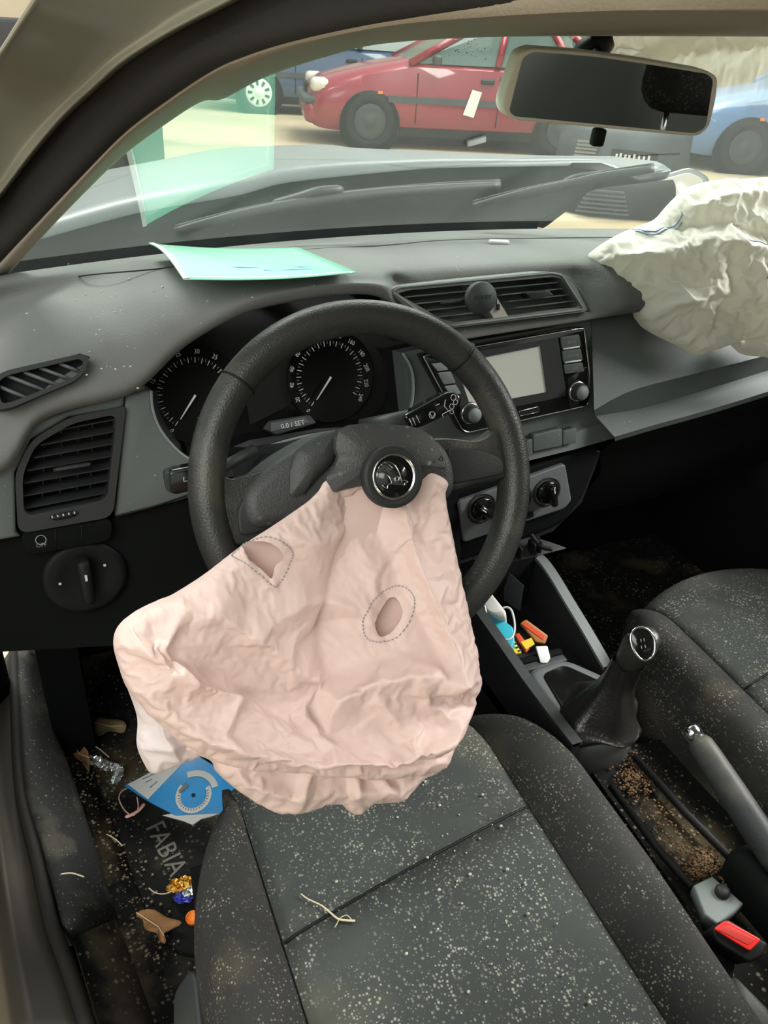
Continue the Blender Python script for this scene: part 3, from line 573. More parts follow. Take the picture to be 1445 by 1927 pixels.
for k, (a, b) in enumerate(((633, 656), (659, 682), (685, 703))):
    bt = mk('button', *plate(RF, roundpoly(RF.qs([(1055+k*3, a+2), (1090+k*3, a-3), (1094+k*3, b-4), (1058+k*3, b+1)], BO), .002), RO, BO, .0008), M['fascia'], RD)
    text('button_lettering', ('SETUP', 'SOUND', 'CAR')[k], RF, RF.q(1076+k*3, (a+b)/2-1, BO), BO+.0001, .0055, M['dimprint'], bt, ext=.0001)
for k, (v) in enumerate((656.5, 682)): mk('button_light', *tube([RF.p(*RF.q(1060+k*3, v+.5, BO), BO), RF.p(*RF.q(1090+k*3, v-4, BO), BO)], .0013, 6), M['white'], RD)
mk('knob_plate', *plate(RF, roundpoly(RF.qs([(1068, 712), (1104, 690), (1110, 745), (1105, 762), (1072, 768)], RO+.0012), .003), RO-.001, RO+.0012, .0005), M['gloss'], RD)
for k, (a, b) in enumerate(((683, 697), (700, 722), (725, 742))): mk('button', *plate(RF, roundpoly(RF.qs([(812+k*12, a+2), (838+k*10, a-1), (848+k*10, b-1), (824+k*12, b+2)], BO), .002), RO, BO, .0008), M['greyedge'], RD)
for u, v in ((1092, 738), (890, 780)):
    c = RF.q(u, v, RO+.012)
    kb = mk('knob', *lathe(RF, c, [(.0165, RO), (.016, RO+.004), (.0135, RO+.006), (.013, RO+.016), (.0118, RO+.018), (.0105, RO+.0175), (0, RO+.017)], 28), M['dark'], RD)
    mk('knob_ring', *lathe(RF, c, [(.0150, RO+.003), (.0158, RO+.005), (.0142, RO+.0075), (.0135, RO+.006)], 28), M['chrome'], kb)
    mk('knob_cap', *lathe(RF, c, [(.0108, RO+.0165), (.0105, RO+.0185), (0, RO+.0188)], 24), M['greyedge'], kb)
mk('card_slot', *plate(RF, RF.qs([(978, 775), (1014, 767), (1015, 774), (979, 782)], RO), RO-.002, RO+.0009), M['darker'], RD, smooth=False)
mk('slot_trim', *tube([RF.p(*RF.q(u, v, RO+.001), RO+.001) for u, v in ((977, 774), (1013, 766), (1015, 775), (979, 783))], .0006, 4, closed=True), M['chrome'], RD)
# --- button row below the radio and climate panel
for k, (a, b, c_, d) in enumerate(((990, 1002, 826, 858), (1004, 1058, 815, 850), (1060, 1085, 808, 838))):
    mk('switch_blank', *plate(FR, roundpoly(FR.qs([(a, c_+4), (b, c_-(b-a)*.2+2), (b, d-(b-a)*.2), (a, d)], .02), .003), .005, .02, .0012), M['fascia'], DB)
CL = Frame(FR.p(0, -.19, -.012), (0, -1, .12))
cl = mk('climate_panel', *plate(CL, roundpoly(CL.qs([(850, 925), (1000, 878), (1128, 838), (1122, 872), (1098, 935), (1060, 985), (960, 1025), (862, 1058)], .01), .012), -.06, .01, .006), M['lower'], DB)
fc = mk('climate_face', *plate(CL, roundpoly(CL.qs([(862, 945), (1064, 873), (1076, 942), (1062, 958), (872, 1022)], .018), .006), .0, .018, .003), M['greyface'], cl)
for u, v in ((908, 958), (976, 940), (1031, 927)):
    c = CL.q(u, v, .022)
    kb = mk('knob_well', *lathe(CL, c, [(.026, .017), (.026, .0195), (.0225, .0195), (.021, .012), (0, .012)], 32), M['dark'], cl)
    mk('knob', *lathe(CL, c, [(.0205, .0125), (.019, .024), (.017, .026), (0, .026)], 28), M['gloss'], kb)
    ca = .25 if u != 908 else .9
    ax = (CL.ex*math.cos(ca)+CL.ey*math.sin(ca), CL.n, -CL.ex*math.sin(ca)+CL.ey*math.cos(ca))
    mk('knob_grip', *rbox(CL.p(c[0], c[1], .032), (.011, .022, .037), .004, ax), M['gloss'], kb)
    mk('knob_mark', *box(CL.p(c[0]-math.sin(ca)*.012, c[1]+math.cos(ca)*.012, .0433), (.0015, .0008, .009), ax), M['white'], kb, smooth=False)
mk('rear_demist_button', *plate(CL, CL.qs([(980, 970), (1002, 963), (1004, 972), (982, 979)], .02), .01, .021), M['darker'], cl, smooth=False)
# centre stack lower body
mk('centre_stack', *plate(FR, FR.qs([(740, 860), (1130, 850), (1120, 880), (1095, 945), (1040, 1000), (870, 1060), (760, 1100)], -.02), -.14, -.02), M['darker'], DB, smooth=False)
# --- instrument cluster
CLO = -.035
IC = mk('instrument_cluster', *plate(FR, FR.qs([(270, 700), (450, 570), (700, 540), (800, 620), (800, 780), (700, 860), (500, 880), (350, 880), (290, 840)], CLO), -.06, CLO), M['gloss'], DB, smooth=False)
rimpx = [(284, 735), (287, 770), (300, 806), (328, 842), (362, 866), (430, 868), (520, 835), (610, 815), (720, 810), (762, 790), (776, 750), (775, 700), (757, 664)]
ra = [FR.p(*FR.q(u, v, .010), .010) for u, v in rimpx]; rb_ = [FR.p(*FR.q(lerp(u, 530, .05), lerp(v, 720, .09), CLO), CLO) for u, v in rimpx]
ra, rb_ = resample(cat(ra, 6), 60), resample(cat(rb_, 6), 60)
mk('cluster_wall', *grid([ra, lerp(ra, rb_, .5), rb_]), M['dark'], IC); mk('cluster_rim', *tube(ra, .0022, 6), M['greyedge'], IC)
def gauge(name, cpx, rpx, a0, a1, labels, nt, needle, parent):
    c = FR.q(*cpx, CLO); e = FR.q(cpx[0], cpx[1]-rpx, CLO); R = e[1]-c[1]
    g = mk(name, *lathe(FR, c, [(R*1.22, CLO), (R*1.24, CLO+.006), (R*1.20, CLO+.006), (R*1.17, CLO+.001), (0, CLO+.001)], 48), M['dial'], parent)
    for i in range(nt+1):
        a = math.radians(a0+(a1-a0)*i/nt); big = i % 2 == 0
        r1, r0 = R*.93, R*(.80 if big else .86); d = FR.ex*math.cos(a)+FR.ey*math.sin(a); s = np.cross(FR.n, d)
        mk('tick', *box(FR.p(c[0], c[1], CLO+.0015)+d*(r0+r1)/2, (r1-r0, .0009 if big else .0006, .0006), (d, s, FR.n)), M['print'] if big else M['dimprint'], g, smooth=False)
    for i, l in enumerate(labels):
        a = math.radians(a0+(a1-a0)*i/(len(labels)-1))
        if l: text('numeral', l, FR, (c[0]+R*1.07*math.cos(a), c[1]+R*1.07*math.sin(a)), CLO+.0015, .0088, M['print'], g, rot=(a-math.pi/2)*.8, ext=.0001, sx=.85)
    a = math.radians(needle); d = FR.ex*math.cos(a)+FR.ey*math.sin(a); s = np.cross(FR.n, d)
    P0 = FR.p(*c, CLO+.006); mk('needle', [P0+s*.0015, P0-s*.0015, P0+d*R*.72-s*.0005, P0+d*R*.72+s*.0005, P0+s*.0015+FR.n*.001, P0-s*.0015+FR.n*.001, P0+d*R*.72-s*.0005+FR.n*.001, P0+d*R*.72+s*.0005+FR.n*.001], [(0, 1, 2, 3), (4, 5, 6, 7), (0, 1, 5, 4), (1, 2, 6, 5), (2, 3, 7, 6), (3, 0, 4, 7)], M['print'], g, smooth=False)
    return g, c, R
g1, c1, R1 = gauge('rev_counter', (366, 742), 76, 232, -20, ['0', '5', '10', '15', '20', '25', '30', '35', '40', '45', '50', ''][:11], 44, 232, IC)
text('rev_unit', 'x100', FR, (c1[0]+.006, c1[1]-R1*.6), CLO+.0015, .006, M['dimprint'], g1, ext=.0001)
g2, c2, R2 = gauge('speedometer', (620, 708), 72, 232, -38, ['0', '20', '40', '60', '80', '100', '120', '140', '160', '180', '200', '220', '240'], 48, 232, IC)
mk('display', *plate(FR, roundpoly(FR.qs([(455, 700), (545, 650), (548, 760), (470, 800)], CLO), .004), CLO, CLO+.0015), M['darker'], IC, smooth=False)
TF = Frame(FR.p(*FR.q(540, 800, -.01), -.01), (0, -.8, .6))
td = mk('trip_display', *plate(TF, roundpoly(TF.qs([(495, 806), (505, 792), (582, 780), (596, 796), (520, 818)], .004), .003), -.012, .004, .001), M['dark'], IC)
mk('trip_window', *plate(TF, TF.qs([(509, 796), (574, 784), (584, 795), (510, 812)], .005), .003, .005), M['darkgrey'], td, smooth=False)
text('trip_lettering', '0.0 / SET', TF, TF.q(551, 799, .005), .0053, .0095, M['print'], td, rot=.06, ext=.0001)
mk('cluster_shelf', *plate(TF, TF.qs([(370, 868), (470, 828), (600, 806), (740, 800), (740, 840), (420, 900)], -.008), -.03, -.008), M['dark'], IC, smooth=False)
# hanging broken trim flap under the climate panel
tf = Frame(PX(985, 1040, .03), (-.2, -.5, .85))
fl = thing('broken_trim_flap', 'broken black plastic trim hanging below the heater knobs', 'trim piece', PX(985, 1040, .03))
mk('sheet', *plate(tf, tf.qs([(905, 1072), (1066, 1031), (1030, 1018), (1002, 1010), (930, 1025), (890, 1050)], 0), -.004, .0, .001), M['dark'], fl)
for u, v in ((955, 1046), (975, 1038), (1000, 1030), (1012, 1026)): mk('clip', *rbox(tf.p(*tf.q(u, v, .008), .008), (.005, .02, .022), .002), M['darker'], fl)
mk('hook', *tube(cat([tf.p(*tf.q(u, v, .02), .016) for u, v in ((1000, 1004), (1008, 1015), (1022, 1028), (1040, 1032))], 4), .004, 6), M['darker'], fl)

# ================================================================== STEERING WHEEL
WF = Frame((-.35, -.181, .72), (0, -.889, .458))
SW = thing('steering_wheel', 'black three-spoke steering wheel with torn airbag cover', 'steering wheel', (-.35, -.181, .72))
rr, RR = .0178, .1685
def ring(R, r, n=96, m=16, mod=None):
    rows = []
    for i in range(n):
        a = 2*math.pi*i/n; rows.append([WF.p((R+r*math.cos(b))*math.cos(a), (R+r*math.cos(b))*math.sin(a), r*1.08*math.sin(b)) for b in [2*math.pi*k/m for k in range(m)]])
    rows.append(rows[0]); return grid(rows, True)
rim = mk('rim', *ring(RR, rr), M['leather'], SW)
for u, v in ((440, 715), (868, 672)):
    q = WF.q(u, v, .0); a = math.atan2(q[1], q[0])
    P = [WF.p((RR+(rr+.0003)*math.cos(b))*math.cos(a), (RR+(rr+.0003)*math.cos(b))*math.sin(a), (rr+.0003)*1.08*math.sin(b)) for b in np.linspace(0, 2*math.pi, 25)[:-1]]
    mk('seam', *tube(P, .0012, 6, closed=True), M['darker'], rim)
# column shroud and hub
hub = mk('hub', *plate(WF, roundpoly(WF.qs([(455, 930), (520, 868), (590, 826), (640, 806), (790, 806), (838, 835), (858, 880), (858, 930), (815, 965), (700, 990), (560, 985), (470, 1000)], .02), .02), -.045, .022, .012), M['cover'], SW)
mk('spoke', *plate(WF, roundpoly(WF.qs([(405, 880), (432, 905), (500, 885), (560, 862), (570, 960), (500, 1010), (450, 1030), (400, 1010)], .008), .012), -.014, .010, .006), M['leather'], SW)
mk('spoke_inlay', *plate(WF, roundpoly(WF.qs([(447, 960), (462, 932), (545, 893), (552, 960), (500, 1000), (450, 1010)], .012), .008), .008, .0128, .002), M['dark'], SW)
mk('spoke', *plate(WF, roundpoly(WF.qs([(800, 826), (845, 824), (905, 832), (945, 800), (962, 900), (905, 908), (850, 925), (800, 930)], .008), .012), -.014, .010, .006), M['leather'], SW)
mk('spoke_inlay', *plate(WF, roundpoly(WF.qs([(842, 840), (900, 846), (945, 862), (950, 892), (900, 902), (850, 912)], .012), .008), .008, .0128, .002), M['dark'], SW)
mk('spoke', *plate(WF, [(-.05, -.06), (.05, -.06), (.03, -.165), (-.03, -.165)], -.014, .006, .005), M['leather'], SW)
# torn cover flap (domed)
def dome(fr, poly, off, h, th, n=10, c=None):
    P = np.array(poly); c = P.mean(0) if c is None else np.array(c); rows = []
    for i in range(n+1):
        s = i/n; rows.append([fr.p(*(c+(p-c)*s), off+h*(1-s**2.6)) for p in P])
    b = [fr.p(*p, off-th) for p in P]; rows.append(b); rows.append([fr.p(*(c+(p-c)*.5), off-th) for p in P])
    return grid(rows, True)
cov = [(640, 812), (662, 799), (694, 796), (740, 798), (776, 801), (800, 809), (821, 823), (837, 853), (846, 881), (802, 889), (780, 915), (745, 935), (715, 925), (687, 914), (660, 920), (632, 927), (622, 912), (617, 900), (630, 884), (640, 868), (641, 858), (636, 846), (637, 828)]
cp = [tuple(p[:2]) for p in cat([A(*q) for q in roundpoly(WF.qs(cov, .056), .003, 2)], 2, True)]
fl = mk('cover_flap', *dome(WF, cp, .050, .010, .008), M['cover'], SW, angle=50)
lf_ = [(585, 830), (612, 815), (640, 806), (637, 846), (628, 872), (600, 900), (575, 930), (548, 935), (548, 880), (560, 848)]
cp = [tuple(p[:2]) for p in cat([A(*q) for q in roundpoly(WF.qs(lf_, .03), .004, 2)], 2, True)]
mk('cover_flap', *dome(WF, cp, .026, .008, .006), M['cover'], SW, angle=50)
EC = WF.q(741, 897, .076)
EF = Frame(WF.p(*EC, .074), WF.n+A(-.02, -.02, .02))
em = mk('emblem_disc', *lathe(EF, (0, 0), [(.0285, -.012), (.0298, -.008), (.0298, .001), (.0282, .003), (.0228, .0026), (.0215, .0018), (0, .0018)], 56), M['dark'], SW)
mk('emblem_ring', *lathe(EF, (0, 0), [(.0222, .0015), (.0214, .0042), (.0202, .0042), (.0196, .0022)], 56), M['chrome'], em)
mk('emblem_field', *lathe(EF, (0, 0), [(.0196, .0016), (.0194, .0024), (0, .0026)], 40), M['gloss'], em)
def ez(x, y): return EF.q(540+x/4.014, 770+y/4.014, .004)
for ln in ([(690, 445), (712, 418), (738, 400), (768, 399), (795, 408), (822, 434), (846, 475), (858, 510), (864, 540)], [(690, 445), (718, 452), (748, 472)], [(712, 420), (750, 432), (790, 462)], [(738, 402), (772, 420), (800, 450)], [(684, 512), (683, 482), (705, 474), (735, 482), (765, 505), (785, 535), (792, 560)], [(720, 572), (738, 590), (758, 600), (764, 574), (792, 562), (835, 570), (870, 565), (893, 576), (890, 560), (914, 552), (900, 540), (880, 538), (866, 546)]):
    mk('emblem_line', *tube([EF.p(*p[:2], .0036) for p in cat([A(*ez(*q)) for q in ln], 4)], .00052, 5), M['chrome'], em)
mk('emblem_eye', *tube([EF.p(ez(832, 527)[0]+.0021*math.cos(a), ez(832, 527)[1]+.0021*math.sin(a), .0036) for a in np.linspace(0, 2*math.pi, 15)[:-1]], .0006, 5, closed=True), M['chrome'], em)
mk('emblem_bird', *plate(EF, [tuple(p[:2]) for p in cat([A(*ez(*q)) for q in ((690, 445), (738, 400), (795, 408), (846, 475), (866, 545), (912, 552), (893, 574), (835, 572), (790, 562), (770, 510), (735, 482), (685, 478))], 3, True)], .002, .0031), M['dark'], em)
bf = text('cover_lettering', 'D', WF, WF.q(829, 864, .056), .0565, .007, M['darker'], SW, rot=-.9, ext=.0004)
# column and stalks
SCN = thing('steering_column', 'dark steering column shroud with two control stalks', 'steering column', (-.35, -.05, .68))
rows = []
for y, hx, z0, z1 in ((-.135, .07, .615, .716), (-.06, .075, .585, .690), (.05, .08, .55, .650), (.10, .08, .54, .635)):
    rows.append([A(-.35+hx*sx, y, z0+(z1-z0)*sz) for sx, sz in ((-1, .25), (-1, .75), (-.75, .97), (0, 1), (.75, .97), (1, .75), (1, .25), (.7, 0), (-.7, 0))])
V, F = grid(rows, True); F.append(tuple(range(9))); mk('shroud', V, F, M['dark'], SCN, angle=60)
def stalk(px, y, wid, label):
    P = [PY(u, v, y) for u, v in px]; P = cat(P, 5); n = len(P)
    return mk('stalk', *tube(P, [wid[0]+(wid[1]-wid[0])*i/(n-1) for i in range(n-2)]+[wid[1]*.95, wid[1]*.6], 12, flat=1.0, upv=(0, -1, .3)), M['gloss'], SCN)
SF = Frame(PY(815, 772, -.06), (0.05, -1, .42))
st = mk('stalk', *plate(SF, roundpoly(SF.qs([(760, 782), (842, 738), (856, 736), (870, 746), (868, 762), (850, 778), (790, 806), (768, 803)], .008), .006), -.012, .008, .004), M['gloss'], SCN)
mk('stalk_stem', *tube([SF.p(*SF.q(772, 790, 0), -.002), A(-.30, -.03, .705)], .012, 10), M['dark'], st)
for u, v, s in ((853, 748, .0035), (857, 757, .003), (850, 765, .003), (850, 775, .0025), (813, 781, .004)):
    c = SF.q(u, v, .0085); mk('stalk_symbol', *tube([SF.p(c[0]+s*math.cos(a), c[1]+s*math.sin(a), .0085) for a in np.linspace(0, 2*math.pi, 12)[:-1]], .0004, 4, closed=True), M['print'], st)
for ln in (((838, 752), (836, 764), (844, 774)), ((834, 786), (832, 780), (846, 772)), ((820, 763), (827, 760)), ((783, 782), (790, 796)), ((776, 786), (782, 800)), ((770, 788), (776, 801)), ((808, 776), (813, 786), (819, 778))):
    mk('stalk_symbol', *tube([SF.p(*SF.q(u, v, .0085), .0085) for u, v in ln], .0005, 4), M['print'], st)
LF = Frame(PY(332, 905, -.02), (-.1, -1, .3))
st = mk('stalk', *plate(LF, roundpoly(LF.qs([(312, 893), (322, 885), (400, 870), (400, 915), (330, 932), (314, 925)], .008), .008), -.014, .008, .004), M['gloss'], SCN)
mk('stalk_end', *plate(LF, roundpoly(LF.qs([(308, 893), (320, 887), (323, 929), (312, 923)], .01), .003), -.015, .0095, .002), M['dark'], st)
mk('stalk_symbol', *tube([LF.p(*LF.q(u, v, .0085), .0085) for u, v in ((346, 898), (346, 906), (353, 905))], .0006, 4), M['print'], st)
mk('stalk_stem', *tube([LF.p(*LF.q(398, 893, 0), -.003), A(-.42, .02, .67)], .007, 10), M['dark'], st)
# ================================================================== AIRBAGS
def vnoise(x, y, seed=0):
    r = np.random.default_rng(seed); G = r.random((64, 64)); x = np.asarray(x)+17.3*seed; y = np.asarray(y)+9.1*seed
    xi, yi = np.floor(x).astype(int), np.floor(y).astype(int); fx, fy = x-xi, y-yi; fx = fx*fx*(3-2*fx); fy = fy*fy*(3-2*fy)
    g = lambda a, b: G[a % 64, b % 64]
    return (g(xi, yi)*(1-fx)+g(xi+1, yi)*fx)*(1-fy)+(g(xi, yi+1)*(1-fx)+g(xi+1, yi+1)*fx)*fy
def pdist(U, Vv, L):
    L = np.array(L, float); best = np.full(U.shape, 1e9); 
    for (a, b) in zip(L[:-1], L[1:]):
        d = b-a; t = np.clip(((U-a[0])*d[0]+(Vv-a[1])*d[1])/(d@d), 0, 1); best = np.minimum(best, np.hypot(U-a[0]-t*d[0], Vv-a[1]-t*d[1]))
    return best
def crumple(U, Vv, seed, amp, lam=(35, 110), n=18, sharp=1.0):
    r = np.random.default_rng(seed); H = np.zeros(U.shape)
    for k in range(n):
        a = r.uniform(0, math.pi); l = r.uniform(*lam); ph = r.uniform(0, 2)
        w = vnoise(U/(l*2.2), Vv/(l*2.2), seed*31+k)*1.5
        s = (U*math.cos(a)+Vv*math.sin(a))/l+ph+w; tri = 1-np.abs((s % 2)-1)*1.0
        msk = np.clip((vnoise(U/(l*1.7), Vv/(l*1.7), seed*57+k+500)-.45)*4, 0, 1)
        H += amp*(l/70)*(tri**1.3)*msk
    return H-H.mean()
def inpoly(P, poly):
    x, y = P[:, 0], P[:, 1]; c = np.zeros(len(P), bool)
    for i in range(len(poly)):
        x0, y0 = poly[i-1]; x1, y1 = poly[i]; c ^= ((y0 > y) != (y1 > y)) & (x < (x1-x0)*(y-y0)/(y1-y0+1e-12)+x0)
    return c
def clipmesh(outline, holes, sp, seed=1):
    """even triangle mesh inside an outline, with clean hole edges"""
    r = np.random.default_rng(seed)
    def rs(P, sp):
        O = np.array(cat([A(*p) for p in P], 6, True)); Oc = np.vstack([O, O[:1]]); d = np.r_[0, np.cumsum(np.linalg.norm(np.diff(Oc, axis=0), axis=1))]; t = np.linspace(0, d[-1], int(d[-1]/sp)+1)[:-1]
        return np.stack([np.interp(t, d, Oc[:, k]) for k in range(2)], 1)
    B = rs(outline, sp); Hs = [rs(h, sp*.6) for h in holes]; lo, hi = B.min(0), B.max(0)
    pts = np.array([(x+(sp*.5 if j % 2 else 0), y) for j, y in enumerate(np.arange(lo[1], hi[1], sp*.866)) for x in np.arange(lo[0], hi[0], sp)])
    pts = pts+r.uniform(-.12, .12, pts.shape)*sp; m = inpoly(pts, B); allb = np.vstack([B]+Hs)
    m &= np.array([np.min(np.hypot(allb[:, 0]-p[0], allb[:, 1]-p[1])) for p in pts]) > sp*.6
    for h in Hs: m &= ~inpoly(pts, h)
    V = []; E = []
    for L in [B]+Hs:
        k0 = len(V); V += [tuple(p) for p in L]; E += [(k0+k, k0+(k+1) % len(L)) for k in range(len(L))]
    V += [tuple(p) for p in pts[m]]
    vo, eo, fo, *_ = delaunay_2d_cdt([Vector(v) for v in V], E, [], 0, 1e-6)
    vo = np.array([(v[0], v[1]) for v in vo]); Cn = np.array([vo[list(f)].mean(0) for f in fo]); k = inpoly(Cn, B)
    for h in Hs: k &= ~inpoly(Cn, h)
    return vo, [tuple(f) for f, q in zip(fo, k) if q], B
def simcloth(fr, outline, holes, off, hfun, feats, sp, shrink, bend, frames=28, seed=1, grav=.15, dome_px=150, pin=6, noise_=.0004):
    P2, F, B = clipmesh(outline, holes, sp, seed); U, Vv = P2[:, 0], P2[:, 1]
    d = np.array([np.min(np.hypot(B[:, 0]-u, B[:, 1]-v)) for u, v in P2])
    h = hfun(U, Vv)*np.sqrt(np.clip(1-(1-np.clip(d/dome_px, 0, 1))**2, 0, 1))
    for L, amp, w in feats: h = h+amp*np.clip(1-pdist(U, Vv, L)/w, 0, 1)**1.4*np.clip(d/40, 0, 1)
    h = h+np.random.default_rng(seed).normal(0, noise_, len(h))
    V = np.array([fr.p(*fr.q(u, v, off), off+hh) for u, v, hh in zip(U, Vv, h)])
    me = bpy.data.meshes.new('tmp'); me.from_pydata(V.tolist(), [], F); o = bpy.data.objects.new('tmp', me); COL.objects.link(o)
    vg = o.vertex_groups.new(name='pin'); vg.add([int(i) for i in np.where(d < pin)[0]], 1.0, 'ADD')
    md = o.modifiers.new('c', 'CLOTH'); c = md.settings; c.quality = 6; c.mass = .15; c.tension_stiffness = 25; c.compression_stiffness = 25; c.shear_stiffness = 8; c.bending_stiffness = bend; c.bending_model = 'ANGULAR'
    c.shrink_min = c.shrink_max = shrink; c.vertex_group_mass = 'pin'; c.effector_weights.gravity = grav; c.tension_damping = 8; c.compression_damping = 8; c.bending_damping = 1; c.air_damping = 4
    md.collision_settings.use_collision = False; md.point_cache.frame_start = 1; md.point_cache.frame_end = frames+5
    for k in range(1, frames+1): SC.frame_set(k)
    ev = bpy.data.meshes.new_from_object(o.evaluated_get(bpy.context.evaluated_depsgraph_get())); Wv = np.array([v.co for v in ev.vertices])
    bpy.data.objects.remove(o); bpy.data.meshes.remove(me); bpy.data.meshes.remove(ev); SC.frame_set(1)
    return Wv, F, P2
def smoothed(o, lv=1):
    md = o.modifiers.new('smooth', 'SUBSURF'); md.levels = lv; md.render_levels = lv; return o
def back_sheet(fr, outline, centre, off, depth, n=10, na=90):
    O = np.array(cat([A(*p) for p in outline], 6, True)); B = O[np.linspace(0, len(O)-1, na).astype(int)]; c = np.array(centre, float); rows = []
    for s_ in np.linspace(.02, 1, n): rows.append([fr.p(*fr.q(*(c+(b-c)*s_), off), off-depth*math.sqrt(max(0, 1-s_*s_))) for b in B])
    return grid(rows, True)
AB = Frame((-.35, -.212, .745), (0, -.90, .436))
bag = thing('driver_airbag', 'deflated pink driver airbag hanging from the steering wheel', 'airbag', (-.38, -.33, .5))
out = [(612, 905), (590, 935), (520, 985), (450, 1030), (385, 1080), (325, 1118), (300, 1128), (255, 1150), (222, 1178), (213, 1210), (222, 1250), (242, 1300), (290, 1352), (330, 1388), (398, 1425), (460, 1438), (560, 1448), (700, 1458), (790, 1452), (832, 1432), (848, 1390), (862, 1350), (882, 1310), (893, 1275), (889, 1220), (880, 1160), (868, 1095), (852, 1010), (838, 935), (843, 908), (812, 890), (790, 905), (740, 915), (690, 912), (640, 902)]
feats = [([(690, 925), (668, 985), (640, 1060), (612, 1140), (608, 1200), (625, 1270)], -.018, 75), ([(745, 930), (770, 1010), (800, 1100), (828, 1200), (838, 1250)], .012, 26), ([(705, 930), (715, 1000), (760, 1120), (800, 1230)], -.010, 40),
 ([(310, 1125), (400, 1132), (470, 1160), (540, 1205), (600, 1250), (628, 1282)], .013, 48), ([(628, 1282), (700, 1248), (790, 1236), (850, 1252), (893, 1270)], .020, 46),
 ([(380, 1230), (470, 1275), (560, 1325), (640, 1345), (740, 1330), (840, 1300)], -.007, 50), ([(235, 1290), (330, 1352), (430, 1382), (560, 1400), (700, 1395), (850, 1350)], .016, 34), ([(300, 1345), (420, 1408), (560, 1425), (720, 1425), (830, 1395)], -.010, 26),
 ([(470, 1150), (560, 1110), (640, 1120), (690, 1135)], .008, 35), ([(520, 1000), (600, 1010), (640, 1000)], .008, 40), ([(560, 1190), (640, 1150), (680, 1140)], -.008, 30),
 ([(240, 1190), (300, 1240), (330, 1260), (430, 1290)], .009, 26), ([(330, 1260), (300, 1190), (340, 1130)], .007, 20), ([(770, 1240), (780, 1290), (830, 1340)], .007, 22), ([(700, 1290), (740, 1350), (730, 1400)], .006, 22), ([(420, 1290), (400, 1350), (440, 1400)], .006, 20), ([(560, 1300), (600, 1360), (590, 1410)], .006, 20)]
HOLE1 = [(452, 1023), (479, 1017), (504, 1019), (521, 1029), (525, 1042), (511, 1052), (504, 1069), (499, 1071), (479, 1057), (462, 1037)]
HOLE2 = [(736, 1108), (746, 1122), (748, 1136), (741, 1149), (721, 1166), (706, 1169), (701, 1151), (703, 1139), (721, 1117)]
hf = lambda U, Vv: .06*(.10+.90*np.clip((Vv-925)/330, 0, 1))
WV, F, P2 = simcloth(AB, out, [HOLE1, HOLE2], .008, hf, feats, 6.8, -.06, .8, 28, 3)
ub = smoothed(mk('upper_panel', WV, F, M['pink'], bag))
mk('inner_layer', *back_sheet(AB, out, (600, 1215), .004, .012), M['pink'], bag)
def on_cloth(WV, P2, u, v, lift=.0012):
    d2 = (P2[:, 0]-u)**2+(P2[:, 1]-v)**2; w = np.exp(-d2/(2*4.0**2)); p = (WV*w[:, None]).sum(0)/w.sum(); r_ = ray(u, v); return p-r_/np.linalg.norm(r_)*lift
on_bag = lambda u, v, lift=.0012: on_cloth(WV_, P2_, u, v, lift)
WV_, P2_ = WV, P2
for ringpx in ([(434, 1042), (454, 1022), (479, 1012), (509, 1009), (534, 1019), (543, 1032), (534, 1054), (519, 1077), (506, 1084), (479, 1069), (454, 1054), (439, 1047)], [(743, 1092), (763, 1104), (767, 1122), (758, 1149), (736, 1171), (708, 1178), (686, 1174), (680, 1154), (686, 1129), (703, 1107), (723, 1095)]):
    pts = [on_bag(p[0], p[1]) for p in cat([A(*q) for q in ringpx], 4, True)]; m_ = len(pts)
    mk('stitching', *merge(*[tube([pts[i], lerp(pts[i], pts[(i+1) % m_], .62)], .0006, 4) for i in range(m_)]), M['thread'], ub)
mk('seam_line', *tube([on_bag(u, v, .0005) for u, v in cat([A(757, 945), A(772, 1010), A(795, 1090), A(818, 1170), A(832, 1240)], 5)], .0007, 4), M['pinkwhite'], ub)
LOW = [(330, 1400), (395, 1430), (405, 1450), (440, 1482), (480, 1508), (525, 1527), (580, 1520), (632, 1508), (655, 1526), (672, 1533), (698, 1512), (755, 1501), (790, 1468), (835, 1436), (800, 1390), (600, 1380), (420, 1370)]
WV, F, P2 = simcloth(AB, LOW, [], -.020, lambda U, Vv: .026+0*U, [([(400, 1440), (520, 1475), (640, 1480), (780, 1460)], .008, 30), ([(560, 1450), (540, 1520)], .006, 20), ([(655, 1450), (650, 1520)], .010, 18), ([(700, 1450), (740, 1495)], .008, 18)], 8, -.06, .5, 22, 5, dome_px=60)
smoothed(mk('lower_fold', WV, F, M['pink'], bag)); mk('lower_fold_back', *back_sheet(AB, LOW, (600, 1440), -.021, .02), M['pink'], bag)
SID = [(222, 1235), (238, 1290), (258, 1350), (257, 1400), (270, 1435), (288, 1456), (330, 1440), (385, 1418), (430, 1390), (380, 1320), (280, 1230)]
WV, F, P2 = simcloth(AB, SID, [], -.030, lambda U, Vv: .022+0*U, [([(240, 1260), (290, 1330), (330, 1420)], .007, 22), ([(265, 1400), (300, 1390), (340, 1380)], .006, 16)], 8, -.06, .5, 22, 8, dome_px=60)
smoothed(mk('side_fold', WV, F, M['pinkwhite'], bag)); mk('side_fold_back', *back_sheet(AB, SID, (315, 1350), -.031, .02), M['pinkwhite'], bag)
